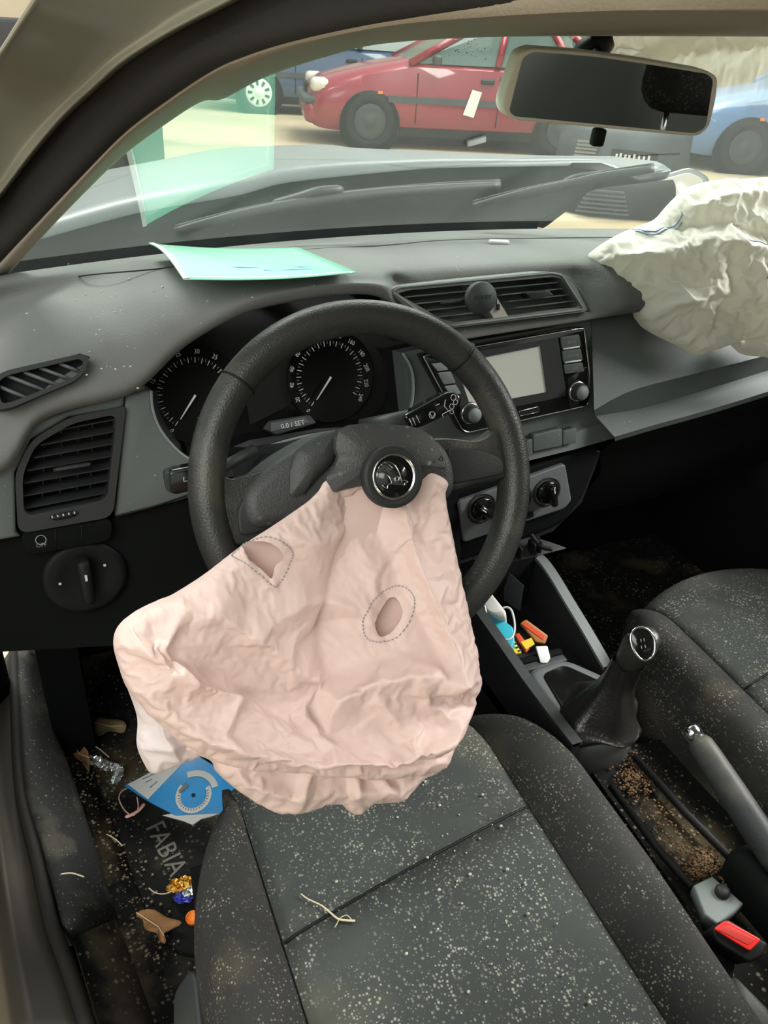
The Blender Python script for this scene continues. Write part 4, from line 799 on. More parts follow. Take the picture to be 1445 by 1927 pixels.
# passenger airbag
PB = Frame((.33, .11, .82), (-.35, -.9, .32))
pb = thing('passenger_airbag', 'crumpled cream passenger airbag lying over the dashboard', 'airbag', (.36, .1, .74))
out = [(1104, 487), (1122, 466), (1165, 440), (1205, 424), (1232, 412), (1256, 385), (1290, 355), (1340, 340), (1400, 337), (1470, 333), (1560, 345), (1620, 430), (1610, 560), (1560, 630), (1445, 645), (1400, 640), (1345, 660), (1310, 668), (1285, 655), (1262, 645), (1222, 625), (1198, 605), (1182, 570), (1160, 545), (1136, 515)]
pfe = [([(1160, 530), (1240, 560), (1300, 600), (1310, 660)], .012, 30), ([(1130, 490), (1230, 480), (1300, 470), (1390, 480)], .010, 34), ([(1240, 420), (1320, 430), (1400, 460), (1420, 520)], -.014, 36), ([(1260, 400), (1330, 380), (1445, 370)], .010, 30), ([(1200, 590), (1290, 560), (1400, 570), (1470, 540)], .012, 30), ([(1330, 500), (1340, 560), (1310, 640)], -.012, 30), ([(1390, 520), (1420, 600), (1445, 640)], .010, 24)]
WV2, F, P22 = simcloth(PB, out, [], .0, lambda U, Vv: .075+0*U, pfe, 6.8, -.15, .10, 30, 12, noise_=.0012)
pbp = smoothed(mk('cloth', WV2, F, M['cream'], pb)); mk('cloth_back', *back_sheet(PB, out, (1370, 500), -.001, .015), M['cream'], pb)
on_pb = lambda u, v: on_cloth(WV2, P22, u, v, .0014)
for L, m in (([(1185, 433), (1210, 440), (1240, 432), (1258, 418), (1262, 402)], 'bluethread'), ([(1185, 438), (1212, 445), (1244, 436), (1264, 420)], 'bluethread'), ([(1352, 466), (1380, 472), (1398, 486), (1402, 510), (1392, 535)], 'bluethread')):
    mk('stitching', *tube([on_pb(p[0], p[1]) for p in cat([A(*q) for q in L], 6)], .0009, 4), M[m], pbp)
LO2 = [(1370, 635), (1445, 622), (1560, 610), (1600, 650), (1520, 690), (1445, 673), (1400, 668), (1380, 655)]
WV, F, P2 = simcloth(PB, LO2, [], -.03, lambda U, Vv: .018+0*U, [], 8, -.06, .3, 20, 15, dome_px=50)
smoothed(mk('lower_fold', WV, F, M['cream'], pb)); mk('lower_fold_back', *back_sheet(PB, LO2, (1460, 648), -.031, .012), M['cream'], pb)
# ================================================================== SEATS
def seat(cx, y0, name, label, rand, nl=1.0):
    t = thing(name, label, 'car seat', (cx, y0-.35, .0)); hs = .168
    yf = lambda x: y0-.055*((x-cx)/.18)**2
    prof = [(.012, .07), (.004, .14), (0, .20), (-.010, .250), (-.030, .283), (-.060, .299), (-.12, .306), (-.2, .304), (-.35, .296), (-.5, .287), (-.62, .282), (-.70, .282)]
    def zt(d): return float(np.interp(-d, [-p[0] for p in prof], [p[1] for p in prof]))
    xsn = np.linspace(-1, 1, 25)
    rows = []
    for dy, z in [tuple(p) for p in cat([A(*p) for p in prof], 4)]:
        rows.append([A(cx+hs*s*(1+.06*max(0, .2+dy*2)), y0+(yf(cx+hs*s)-y0)*max(0, 1-max(0, -dy-.06)/.14)+dy+.028*s*min(1, max(0, (-dy-.08)/.15))*min(1, max(0, (.66+dy)/.2)), z+.006*(1-s*s)-.004*max(0, abs(s)-.9)*10) for s in xsn])
    split = min(range(len(rows)), key=lambda i: abs((rows[i][12][1]-y0)+.280))
    mk('cushion_front', *solid(rows[:split+1], (0, 0, -.02)), M['seat'], t); mk('cushion_rear', *solid(rows[split:], (0, 0, -.02)), M['seat'], t)
    sm = [p+A(0, 0, .0005) for p in rows[split]]; s_ = mk('cross_seam', *tube(sm, .0016, 5), M['darker'], t)
    sec = [(0, -.006), (.04, .002), (.16, .014), (.36, .027), (.58, .033), (.78, .022), (.92, -.006), (.99, -.05), (1.0, -.11), (.97, -.20)]
    sec = [tuple(p) for p in cat([A(*p) for p in sec], 3)]
    for sd in (1, -1):
        rows = []
        for dy in np.concatenate([np.linspace(-.052, -.22, 16), np.linspace(-.24, -.70, 16)]):
            f_ = nl if sd < 0 else 1.0; k = min(1, max(0, (-dy-.05-(.05 if f_ < 1 else 0))/.17)); k = math.sin(k*math.pi/2)**.8*f_
            wd = (.010*f_+.100*k)*(1-.18*max(0, (-dy-.36)/.34)); hz = k
            x0 = cx+sd*hs*(1+.06*max(0, .2+dy*2)); zb = zt(dy)-.004-.035*max(0, 1-(-dy-.05)/.10)**2
            rows.append([A(x0+sd*wd*a, y0+dy-.0*a, zb+(b*hz if b > 0 else b)) for a, b in sec])
        V, F = grid(rows); n = len(sec); F.append(tuple(range(n))); mk('bolster', V, F, M['bolster'], t)
        mk('seam', *tube([r[0]+A(0, 0, .003) for r in rows], .0016, 5), M['darker'], t)
    mk('base', *box((cx, y0-.36, .09), (.46, .56, .14)), M['darker'], t, smooth=False)
    # backrest and head restraint
    rows = []
    for k, (y, z, hw, th) in enumerate(((-.64, .27, .22, .10), (-.66, .38, .235, .11), (-.69, .5, .24, .11), (-.74, .64, .235, .10), (-.79, .76, .2, .085), (-.815, .82, .15, .06), (-.82, .835, .10, .03))):
        rows.append([A(cx+hw*c, y0+y-th*.45+th*s_*(.9 if s_ > 0 else .6)+(.03*abs(c)**3 if s_ > 0 else 0), z) for c, s_ in [(math.cos(a)*abs(math.cos(a))**-.4 if abs(math.cos(a)) > 1e-3 else 0, math.sin(a)) for a in np.linspace(0, 2*math.pi, 33)[:-1]]])
    V, F = grid(rows, True); F.append(tuple(range(len(V)-32, len(V)))); mk('backrest', V, F, M['seat'], t)
    hy, hz = y0-.855, .965
    mk('headrest', *rbox((cx, hy, hz), (.27, .10, .17), .045, seg=4), M['bolster'], t)
    for s in (-.075, .075): mk('headrest_post', *tube([A(cx+s, hy+.02, .80), A(cx+s, hy, .90)], .006, 10), M['chrome'], t)
    return t
seat(-.338, -.075, 'bucket_seat', 'dusty dark driver seat in front of the pink airbag', 1, .80)
seat(.425, .048, 'bucket_seat', 'mouldy dark passenger seat beyond the gear lever', 2)
def seat_z(x, y, cx=-.338, y0=-.075):
    prof = [(.012, .07), (0, .20), (-.010, .250), (-.030, .283), (-.060, .299), (-.12, .306), (-.2, .304), (-.35, .296), (-.5, .287), (-.7, .282)]
    d = y-(y0-.055*((x-cx)/.18)**2); return float(np.interp(-d, [-p[0] for p in prof], [p[1] for p in prof]))+.006*(1-min(1, ((x-cx)/.168)**2))
parts = []
for k in range(150):
    x = -.338+random.triangular(-.15, .16, .10); y = random.uniform(-.6, -.2); r = random.choice((.0006, .0007, .0008, .001, .001, .0013, .0018))
    V, F = rbox((x, y, seat_z(x, y)+r*.6), (r*2, r*1.7, r*1.6), r*.5, seg=1); parts.append((V, F))
o = tag(mk('seat_crumbs', *merge(*parts), M['crumb']), 'pale crumbs and grit scattered over the driver seat', 'crumbs'); o['kind'] = 'stuff'
tw_ = [(566, 1682), (580, 1692), (605, 1704), (622, 1718), (636, 1729), (652, 1732), (668, 1733)]
def on_seat(u, v, l=.003):
    p = PZ(u, v, .3)
    for _ in range(6): p = PZ(u, v, seat_z(p[0], p[1])+l)
    return p
tg = thing('dry_twig', 'thin dry twig lying on the driver seat', 'twig', on_seat(620, 1715))
mk('stem', *tube(cat([on_seat(u, v) for u, v in tw_], 4), [.0007+.0006*(i/24) for i in range(25)], 5), M['straw'], tg)
mk('fork', *tube(cat([on_seat(u, v) for u, v in ((638, 1729), (634, 1738), (630, 1745))], 3), .0005, 4), M['straw'], tg)
mk('fork', *tube(cat([on_seat(u, v, .004) for u, v in ((640, 1727), (652, 1722), (662, 1731))], 3), .0005, 4), M['straw'], tg)
# ================================================================== CENTRE CONSOLE
CN = thing('centre_console', 'grimy dark centre console between the front seats', 'console', (.04, -.15, .0))
lw_ = [PX(u, v, -.055) for u, v in ((880, 1130), (900, 1158), (940, 1215), (985, 1280), (1030, 1340), (1078, 1402))]
mk('left_wall', *solid([lw_, [p*A(1, 1, 0)+A(0, 0, .05) for p in lw_]], (.012, 0, 0)), M['dark'], CN, smooth=False)
mk('left_edge', *solid([[p+A(-.001, 0, .001) for p in lw_], [p+A(.016, 0, .001) for p in lw_]], (0, 0, -.006)), M['sill'], CN, smooth=False)
rw = cat([PX(u, v, .125) for u, v in ((985, 1040), (1010, 1050), (1035, 1082), (1065, 1132), (1100, 1190), (1138, 1256))], 4)
mk('right_wall', *solid([rw, [p*A(1, 1, 0)+A(-.01, 0, .05) for p in rw]], (.016, 0, 0)), M['dark'], CN, smooth=False)
mk('right_edge', *solid([[p+A(-.003, 0, .001) for p in rw], [p+A(.016, 0, .001) for p in rw]], (0, 0, -.006)), M['greyedge'], CN, smooth=False)
mk('tray', *box((.035, .0, .20), (.18, .34, .02)), M['dark'], CN, smooth=False)
mk('tray_back', *box((.035, .14, .28), (.18, .02, .16)), M['darker'], CN, smooth=False)
tz = .215
mk('tray_bar', *rbox(lerp(PZ(975, 1252, .24), PZ(1040, 1228, .24), .5), (.10, .014, .012), .003), M['lower'], CN)
mk('tray_bar', *rbox(lerp(PZ(982, 1264, .235), PZ(1045, 1240, .235), .5), (.10, .02, .012), .003), M['sill'], CN)
GS = Frame(PZ(1110, 1360, .275), (0, -.12, 1))
sur = mk('boot_surround', *plate(GS, roundpoly(GS.qs([(985, 1262), (1060, 1235), (1150, 1275), (1195, 1310), (1203, 1385), (1160, 1402), (1098, 1408), (1050, 1350)], 0), .025, 6), -.20, .0, .012), M['greyface'], CN)
mk('boot_well', *plate(GS, roundpoly(GS.qs([(1020, 1268), (1062, 1250), (1150, 1290), (1182, 1345), (1176, 1362), (1098, 1394), (1075, 1360)], .002), .012, 5), -.01, .002, .002), M['gloss'], CN)
mk('well_tray', *plate(GS, roundpoly(GS.qs([(1092, 1362), (1150, 1340), (1172, 1350), (1168, 1365), (1100, 1388)], .006), .008, 4), 0, .006, .003), M['gloss'], CN)
tn = [[PZ(1085, 1412, .21), PZ(1200, 1398, .21), PZ(1255, 1390, .20)], [PZ(1190, 1560, .205), PZ(1330, 1530, .205), PZ(1400, 1500, .19)], [PZ(1290, 1700, .205), PZ(1440, 1660, .205), PZ(1500, 1640, .19)], [PZ(1400, 1950, .205), PZ(1600, 1850, .205), PZ(1700, 1850, .19)]]
mk('tunnel_top', *solid(tn, (0, 0, -.12)), M['carpet'], CN, smooth=False)
for L in ([(1195, 1425), (1290, 1530), (1400, 1640)], [(1150, 1480), (1240, 1600), (1300, 1670)]): mk('tunnel_rail', *tube([PZ(u, v, .222) for u, v in L], .006, 6), M['darker'], CN)
mk('tunnel_bracket', *plate(Frame(PZ(1345, 1690, .235), (0, 0, 1)), Frame(PZ(1345, 1690, .235), (0, 0, 1)).qs([(1305, 1665), (1340, 1648), (1400, 1700), (1352, 1740), (1325, 1720)]), -.02, .0, .003), M['greyedge'], CN)
bolt = Frame(PZ(1362, 1672, .245), (0, 0, 1)); mk('tunnel_bolt', *lathe(bolt, (0, 0), [(.009, -.02), (.009, -.004), (.006, .0), (0, .0)], 20), M['dark'], CN)
parts = []
for cxp, cyp, su, sv, n in ((1195, 1465, 30, 34, 420), (1318, 1628, 32, 28, 420), (1250, 1545, 50, 60, 150), (1375, 1655, 26, 16, 70)):
    for _ in range(n):
        p = PZ(random.gauss(cxp, su*.6), random.gauss(cyp, sv*.6), .213); r = random.uniform(.0007, .0021)
        if p[0] > -.055: parts.append(rbox((p[0], p[1], p[2]+random.uniform(0, .006)), (r*2, r*1.6, r*1.4), r*.4, seg=1))
o = tag(mk('tunnel_dirt', *merge(*parts), M['rust']), 'brown soil and rust crumbs beside the handbrake', 'dirt'); o['kind'] = 'stuff'
# gear lever
GL = thing('gear_lever', 'black gear lever with chrome-ringed knob and leather boot', 'gear lever', PX(1120, 1330, .04))
top = PX(1205, 1212, .04); base = A(top[0]-.005, top[1]+.035, .28)
bp = [(0, .075, .07), (.12, .070, .066), (.3, .052, .050), (.5, .034, .034), (.62, .024, .024), (.7, .021, .022), (.78, .020, .021)]
rows = []
for k, (s, rx, ry) in enumerate(bp):
    c = lerp(base+A(-.012, .005, -.01), top, s); c = c+A(0, 0, -.035*math.sin(math.pi*min(1, s*1.25)))*(s < .8)
    rows.append([c+A(rx*math.cos(a)*(1+.10*math.sin(5*a+k*1.3)), ry*math.sin(a)*(1+.10*math.sin(4*a+k)), .006*math.sin(3*a+k*2)*(1-s)) for a in [2*math.pi*j/36 for j in range(36)]])
R = np.array(rows); R = np.stack([np.array(cat(list(R[:, j]), 4)) for j in range(36)], 1)
mk('boot', *grid(R.tolist(), True), mat('boot_leather', (.016, .015, .014), .3, .5, bump=.6, bscale=250), GL)
KF = Frame(top, (-.38, -.72, .62))
ax = top-base; ax /= np.linalg.norm(ax)
rows = []
for s, r in ((-.055, .0175), (-.04, .0185), (-.02, .022), (-.002, .0235), (.012, .0215), (.020, .014), (.023, .004)):
    rows.append([top+ax*s+KF.ex*r*math.cos(a)+np.cross(ax, KF.ex)*r*1.05*math.sin(a) for a in [2*math.pi*j/24 for j in range(24)]])
V, F = grid(rows, True); F.append(tuple(range(24))); F.append(tuple(range(len(V)-24, len(V))))
kn = mk('knob', V, F, M['leather'], GL)
kp = [tuple(p[:2]) for p in cat([A(*KF.q(u, v, .022)) for u, v in ((1186, 1196), (1194, 1184), (1208, 1181), (1222, 1188), (1231, 1204), (1231, 1226), (1222, 1240), (1208, 1242), (1196, 1230), (1188, 1214))], 4, True)]
mk('knob_plate', *dome(KF, kp, .0225, .003, .014), M['gloss'], kn)
mk('knob_ring', *tube([KF.p(x, y, .0228) for x, y in kp], .0018, 8, closed=True), M['chrome'], kn)
for u, v in ((1206, 1205), (1212, 1204), (1207, 1218), (1214, 1216)): mk('shift_mark', *box(KF.p(*KF.q(u, v, .0256), .0254), (.0006, .0006, .004), (KF.ex, KF.n, KF.ey)), M['print'], kn, smooth=False)
# handbrake
HB = thing('handbrake', 'grey handbrake lever with chrome release button', 'handbrake', PX(1440, 1600, .07))
a, b = PX(1312, 1392, .075), PX(1475, 1640, .085)
P = [lerp(a, b, s) for s in (0, .04, .15, .4, .7, .9, 1.0)]
hl = mk('lever', *tube(P, [.0125, .0158, .0170, .0178, .0182, .018, .016], 14, flat=1.15), M['sill'], HB)
d = (a-b)/np.linalg.norm(a-b)
mk('release_button', *tube([a+d*.0, a+d*.016, a+d*.019], [.0125, .0125, .010], 16), M['chrome'], HB)
mk('gaiter', *rbox((b[0], b[1]-.02, .215), (.07, .16, .10), .02), M['lower'], HB)
# buckle
BK = thing('seat_buckle', 'black seat belt buckle with bright red button', 'buckle', PX(1388, 1790, -.035))
BF = Frame(PX(1386, 1762, -.035), (-.30, -.35, .88), ex=(.75, -.62, .1))
bb = BF.qs([(1338, 1752), (1368, 1728), (1446, 1776), (1436, 1800), (1410, 1812), (1350, 1775)], 0)
mk('housing', *plate(BF, roundpoly(bb, .004), -.05, .0, .003), M['darker'], BK)
mk('button', *plate(BF, roundpoly(BF.qs([(1343, 1748), (1366, 1731), (1433, 1768), (1411, 1790)], .004), .003), -.002, .004, .0016), M['redbtn'], BK)
mk('button_recess', *plate(BF, roundpoly(BF.qs([(1352, 1750), (1366, 1739), (1422, 1768), (1408, 1778)], .005), .002), .0035, .0046, .0004), mat('buckle_red_worn', (.6, .05, .04), .5), BK)
mk('strap', *tube([BF.p(0, 0, -.045), A(-.055, BF.o[1]-.03, .16)], .014, 8, flat=.4), M['darker'], BK)
sg = Frame(PZ(1425, 1895, .26), (0, -.2, 1)); tag(mk('seat_trim_panel', *plate(sg, sg.qs([(1385, 1835), (1445, 1895), (1480, 1960), (1420, 1960)]), -.12, 0, .006), M['sill']), 'grey plastic seat side trim below the red buckle', 'trim panel')
# items in the console tray
ck = Frame(PZ(935, 1185, .27), (-.35, -.25, .9))
cy_ = thing('cyan_pack', 'cyan and white packet lying in the console tray', 'packet', ck.o)
mk('body', *plate(ck, roundpoly(ck.qs([(893, 1150), (905, 1137), (965, 1180), (968, 1205), (955, 1235), (925, 1200)], 0), .004), -.03, 0, .006), M['cyan'], cy_)
mk('top', *plate(ck, roundpoly(ck.qs([(905, 1128), (922, 1112), (952, 1150), (952, 1163), (938, 1160), (915, 1148)], .014), .006), -.03, .014, .006), M['white'], cy_)
cbl = [(912, 1140), (918, 1165), (932, 1190), (945, 1202), (958, 1203), (967, 1192), (968, 1172), (963, 1150), (955, 1143), (946, 1144)]
tag(mk('white_cable', *tube(cat([ck.p(*ck.q(u, v, .022), .022) for u, v in cbl], 5), .0018, 6), M['white']), 'thin white cable looped over the cyan packet', 'cable')
def flat_item(name, label, catg, px, z, m, n=(0, 0, 1), th=.004, r=.002, extra=()):
    fr = Frame(PZ(sum(p[0] for p in px)/len(px), sum(p[1] for p in px)/len(px), z), n)
    t = thing(name, label, catg, fr.o); mk('body', *plate(fr, roundpoly(fr.qs(px), r, 2), -th, 0, min(th*.3, .002)), m, t)
    for nm, p2, m2, o in extra: mk(nm, *plate(fr, fr.qs(p2, o), -.0005, o), m2, t, smooth=False)
    return t, fr
t, fr = flat_item('sweet_wrapper', 'yellow and orange sweet wrapper beside the white cable', 'wrapper', [(952, 1208), (964, 1198), (982, 1228), (966, 1232)], .245, M['yellow'], (-.2, -.3, .9), .008)
for k in range(4): mk('print_bar', *plate(fr, fr.qs([(960+k*4.5, 1206+k*6), (967+k*4.5, 1203+k*6), (969+k*4.5, 1206+k*6), (962+k*4.5, 1209+k*6)], .0004), -.0005, .0005), M['dark'], t, smooth=False)
flat_item('red_wrapper', 'red and yellow crumpled wrapper in the console tray', 'wrapper', [(968, 1194), (976, 1190), (998, 1218), (990, 1228)], .25, M['redw'], (-.2, -.3, .9), .006, extra=[('yellow_end', [(980, 1208), (1000, 1200), (1006, 1212), (990, 1222)], M['yellow'], .002)])
t, fr = flat_item('gum_packet', 'dark orange gum packet at the back of the console tray', 'packet', [(979, 1172), (990, 1165), (1032, 1196), (1026, 1212), (1008, 1208)], .245, mat('gum_orange', (.42, .17, .04), .4), (-.2, -.5, .8), .01)
mk('label_band', *plate(fr, fr.qs([(988, 1170), (1026, 1197), (1022, 1204), (984, 1176)], .001), -.001, .001), M['redw'], t, smooth=False)
flat_item('white_tab', 'small white plastic tab standing on the tray edge', 'tab', [(1008, 1216), (1030, 1215), (1036, 1238), (1030, 1248), (1017, 1247)], .25, M['white'], (-.2, -.5, .8), .003)
tag(mk('card_sheet', *plate(Frame(PX(960, 1110, .07), (-.9, -.4, .2)), Frame(PX(960, 1110, .07), (-.9, -.4, .2)).qs([(950, 1072), (985, 1102), (978, 1150), (948, 1130)]), -.001, 0), M['darkgrey'], smooth=False), 'dark grey card standing at the back of the console', 'card')
# ================================================================== FLOOR SIDE
MT = Frame((-.5, .1, .012), (0, 0, 1))
fm = thing('floor_mat', 'black carpet floor mat with grey model lettering', 'floor mat', (-.5, .1, 0))
mk('mat', *plate(MT, roundpoly(MT.qs([(110, 1290), (180, 1465), (275, 1715), (330, 1790), (430, 1800), (700, 1500), (600, 1250), (300, 1180)]), .02), -.012, 0, .004), M['carpet'], fm)
p0, p1 = PZ(297, 1568, .013), PZ(338, 1648, .013); dr = p1-p0; an = math.atan2(dr[1], dr[0])
cen = lerp(p0, p1, .36)-MT.o
text('lettering', 'FABIA', MT, (cen[0], cen[1]), .0008, .042, mat('mat_lettering', (.11, .105, .09), .8), fm, rot=an, ext=.0006, sx=.95)
def zr_(L, z): return resample(cat([PZ(u, v, z) for u, v in L], 6), 30)
inn = zr_([(80, 1225), (89, 1273), (116, 1397), (155, 1517), (200, 1660), (212, 1700), (218, 1716)], .05)
in2 = zr_([(76, 1225), (84, 1273), (110, 1397), (148, 1517), (192, 1660), (204, 1700), (210, 1716)], .09)
lef = zr_([(40, 1225), (42, 1290), (54, 1475), (89, 1598), (118, 1705), (126, 1738)], .15)
le3 = zr_([(30, 1225), (32, 1290), (44, 1475), (80, 1598), (108, 1705), (116, 1738)], .14)
le2 = zr_([(30, 1225), (32, 1290), (44, 1475), (80, 1598), (116, 1738), (140, 1800), (190, 1950)], .14)
out_ = zr_([(18, 1225), (20, 1290), (24, 1475), (38, 1620), (60, 1750), (90, 1830), (130, 1950)], .13)
ou2 = zr_([(-30, 1300), (-20, 1480), (0, 1620), (20, 1750), (45, 1930), (48, 1950)], .13)
ou3 = zr_([(-120, 1300), (-110, 1480), (-90, 1620), (-70, 1750), (-45, 1930), (-42, 1950)], .05)
struct(mk('trim_4', *solid([inn, in2, lerp(in2, lef, .5)+A(0, 0, .01), lef, le3], (0, 0, -.05)), mat('sill_trim', (.016, .017, .0165), .7, .2, bump=.3, bscale=400, stain=(.075, .07, .052, .6), sscale=14, sth=.52, dust=(.3, .29, .22, .6), dscale=200, dth=.2)), 'scuffed black plastic sill trim')
struct(mk('trim_7', *solid([zr_([(195, 1690), (235, 1770), (300, 1950)], .07), zr_([(115, 1690), (145, 1790), (195, 1950)], .115)], (0, 0, -.06)), M['carpet']), 'dark carpet behind the sill trim')
struct(mk('trim_5', *tube(lerp(le2, out_, .3), .009, 8), M['seal']), 'lower door seal')
struct(mk('trim_6', *solid([lerp(le2, out_, .4)+A(0, 0, -.012), out_, lerp(out_, ou2, .7)+A(0, 0, .004), ou2+A(0, 0, .008), lerp(ou2, ou3, .3), ou3], (0, 0, -.03)), mat('sill_paint_shaded', (.034, .030, .023), .45, .4, var=.3, stain=(.06, .05, .034, .5), sscale=7)), 'painted door sill')  # door-frame paint with the open door's shade darkened into its colour, plus dirt stains
dd = thing('driver_door', 'open driver door trimmed in black plastic at the far left', 'door', (-.95, 0, -.05))
hp, ep = A(-.80, .34, 0), A(-1.28, -.42, 0); dv_ = ep-hp; dl = np.linalg.norm(dv_); dv_ /= dl; dn = A(-dv_[1], dv_[0], 0)
if dn[0] < 0: dn = -dn
mk('door_panel', *rbox(lerp(hp, ep, .5)+A(0, 0, .42), (dl, .09, .80), .03, (dv_, dn, A(0, 0, 1))), M['lower'], dd)
mk('armrest', *rbox(lerp(hp, ep, .55)+dn*.07+A(0, 0, .55), (dl*.6, .07, .06), .02, (dv_, dn, A(0, 0, 1))), M['dark'], dd)
mk('outer_skin', *box(lerp(hp, ep, .5)-dn*.055+A(0, 0, .40), (dl*1.02, .015, .86), (dv_, dn, A(0, 0, 1))), M['paintgrey'], dd, smooth=False)
# litter on the floor
def leaf(name, label, px, z, m, bend=.006):
    c = (sum(p[0] for p in px)/len(px), sum(p[1] for p in px)/len(px)); fr = Frame(PZ(*c, z), (0.1, -.1, 1)); P = np.array([fr.q(u, v) for u, v in px]); P = np.array([p[:2] for p in cat(list(P), 3, True)])
    cc = P.mean(0); rows = []
    for s in (.02, .35, .7, 1.0): rows.append([fr.p(*(cc+(p-cc)*s), bend*s*s*(.6+.9*math.sin(i*.9))+.001) for i, p in enumerate(P)])
    t = thing(name, label, 'leaf', fr.o); V, F = grid(rows, True); n = len(P); V2 = [v-A(0, 0, .0008) for v in V]; mk('blade', V+V2, F+[tuple(i+len(V) for i in f) for f in F]+[((3*n+i), (3*n+(i+1) % n), (3*n+(i+1) % n+len(V)), (3*n+i+len(V))) for i in range(n)], m, t)
    a, b = P[0], P[len(P)//2]; mk('midrib', *tube([fr.p(*a, bend+.002), fr.p(*cc, .003), fr.p(*b, bend+.002)], .0007, 5), M['straw'], t)
leaf('dry_leaf', 'curled tan leaf standing beside the silver foil', [(128, 1398), (136, 1390), (150, 1402), (166, 1428), (168, 1448), (160, 1452), (144, 1430)], .03, M['leaf2'], .012)
leaf('dry_leaf', 'flat olive brown leaf farthest in the footwell', [(178, 1364), (192, 1354), (215, 1353), (236, 1366), (233, 1378), (208, 1380), (186, 1386)], .02, mat('leaf_olive', (.17, .125, .06), .85, var=.4, vscale=40), .005)
leaf('dry_leaf', 'large torn brown leaf near the orange cap', [(256, 1722), (290, 1716), (318, 1728), (342, 1742), (320, 1750), (308, 1762), (312, 1774), (300, 1772), (292, 1758), (272, 1748), (268, 1736)], .025, M['leaf'], .005)
leaf('dry_leaf', 'small orange brown leaf against the sill trim', [(104, 1300), (112, 1290), (118, 1308), (126, 1330), (118, 1336), (108, 1326)], .04, mat('leaf_orange', (.32, .12, .04), .85, var=.3, vscale=40), .006)
leaf('dry_leaf', 'tiny brown leaf fragment below the sill end', [(152, 1786), (166, 1780), (178, 1784), (168, 1792), (158, 1798)], .02, M['leaf'], .003)
def foil(name, label, path, z, r, m, seed):
    rr_ = random.Random(seed); P = cat([PZ(u, v, z) for u, v in path], 5); rows = []
    for i, p in enumerate(P): rows.append([p+A(r*rr_.uniform(.5, 1.3)*math.cos(a), r*rr_.uniform(.5, 1.3)*math.sin(a), r*.6*rr_.uniform(-.6, 1)*math.cos(a*2)) for a in [2*math.pi*k/9 for k in range(9)]])
    V, F = grid(rows, True); return V, F
t = thing('silver_foil', 'twisted silver foil wrapper on the floor by the tan leaf', 'foil', PZ(195, 1440, .02))
mk('sheet', *foil('', '', [(170, 1430), (185, 1432), (200, 1440), (218, 1445), (222, 1456), (216, 1466)], .03, .009, M['foil'], 3), M['foil'], t, smooth=False)
t = thing('sweet_foil', 'gold and blue crumpled sweet foil beside the mat lettering', 'foil', PZ(350, 1675, .02))
mk('gold_part', *foil('', '', [(328, 1668), (340, 1664), (352, 1660), (366, 1663)], .028, .011, M['gold'], 4), M['gold'], t, smooth=False)
mk('blue_part', *foil('', '', [(338, 1688), (352, 1685), (366, 1676)], .026, .009, M['bluefoil'], 5), M['bluefoil'], t, smooth=False)
mk('white_part', *foil('', '', [(352, 1680), (368, 1668)], .032, .007, M['foil'], 6), M['foil'], t, smooth=False)
mk('gold_thread', *tube(cat([PZ(u, v, .03) for u, v in ((280, 1671), (292, 1680), (310, 1682), (325, 1676))], 4), .0009, 4), M['straw'], t)
cf = Frame(PZ(362, 1725, .02), (-.1, -.1, 1)); c = cf.q(362, 1725); r_ = abs(cf.q(348, 1725)[0]-c[0])
tag(mk('orange_cap', *lathe(cf, c, [(r_, -.008), (r_, -.001), (r_*.92, 0), (r_*.9, -.002), (0, -.002)], 28), M['orange']), 'small orange bottle cap at the edge of the driver seat', 'cap')
# parking disc
PDf = Frame(PZ(345, 1482, .075), (-.22, -.28, .93), ex=(.8, .5, .2))
pd = thing('parking_disc', 'blue cardboard parking disc on the footwell floor', 'parking disc', PDf.o)
mk('card', *plate(PDf, roundpoly(PDf.qs([(232, 1478), (368, 1418), (440, 1465), (460, 1490), (420, 1530), (330, 1535), (285, 1512)]), .004), -.004, 0, .001), M['discblue'], pd)
mk('label_panel', *plate(PDf, PDf.qs([(240, 1476), (312, 1438), (352, 1428), (278, 1504)], .0006), -.0005, .0006), M['discgrey'], pd, smooth=False)
for a, b in (((262, 1460), (288, 1450)), ((268, 1466), (292, 1455)), ((274, 1472), (286, 1466)), ((282, 1482), (296, 1470))): mk('label_print', *tube([PDf.p(*PDf.q(*a, .001), .0008), PDf.p(*PDf.q(*b, .001), .0008)], .0008, 4), M['darkgrey'], pd)
c = PDf.q(364, 1496, .001); R_ = abs(PDf.q(330, 1505, .001)[0]-c[0])*1.0
R_ = np.hypot(*(np.array(PDf.q(330, 1505, .001))-np.array(c)))
arc = lambda a0, a1, ra, rb, nn=20: [(c[0]+ra*math.cos(a), c[1]+ra*math.sin(a)) for a in np.linspace(a0, a1, nn)]+[(c[0]+rb*math.cos(a), c[1]+rb*math.sin(a)) for a in np.linspace(a1, a0, nn)]
q0 = np.array(PDf.q(352, 1478, .001))-np.array(c); aw = math.atan2(q0[1], q0[0])
mk('dial_ring', *plate(PDf, arc(aw+.25, aw+4.6, R_*.72, R_), 0, .0009), M['discgrey'], pd, smooth=False)
mk('dial_ring', *plate(PDf, arc(aw-1.9, aw-.25, R_*1.05, R_*1.4), 0, .0009), M['discgrey'], pd, smooth=False)
for k in range(22):
    a = aw+.35+k*.19; d = A(math.cos(a), math.sin(a)); mk('dial_tick', *plate(PDf, [tuple(np.array(c)+d*R_*.74+A(-d[1], d[0])*.0006), tuple(np.array(c)+d*R_*.86+A(-d[1], d[0])*.0006), tuple(np.array(c)+d*R_*.86-A(-d[1], d[0])*.0006), tuple(np.array(c)+d*R_*.74-A(-d[1], d[0])*.0006)], .0008, .0013), M['darkgrey'], pd, smooth=False)
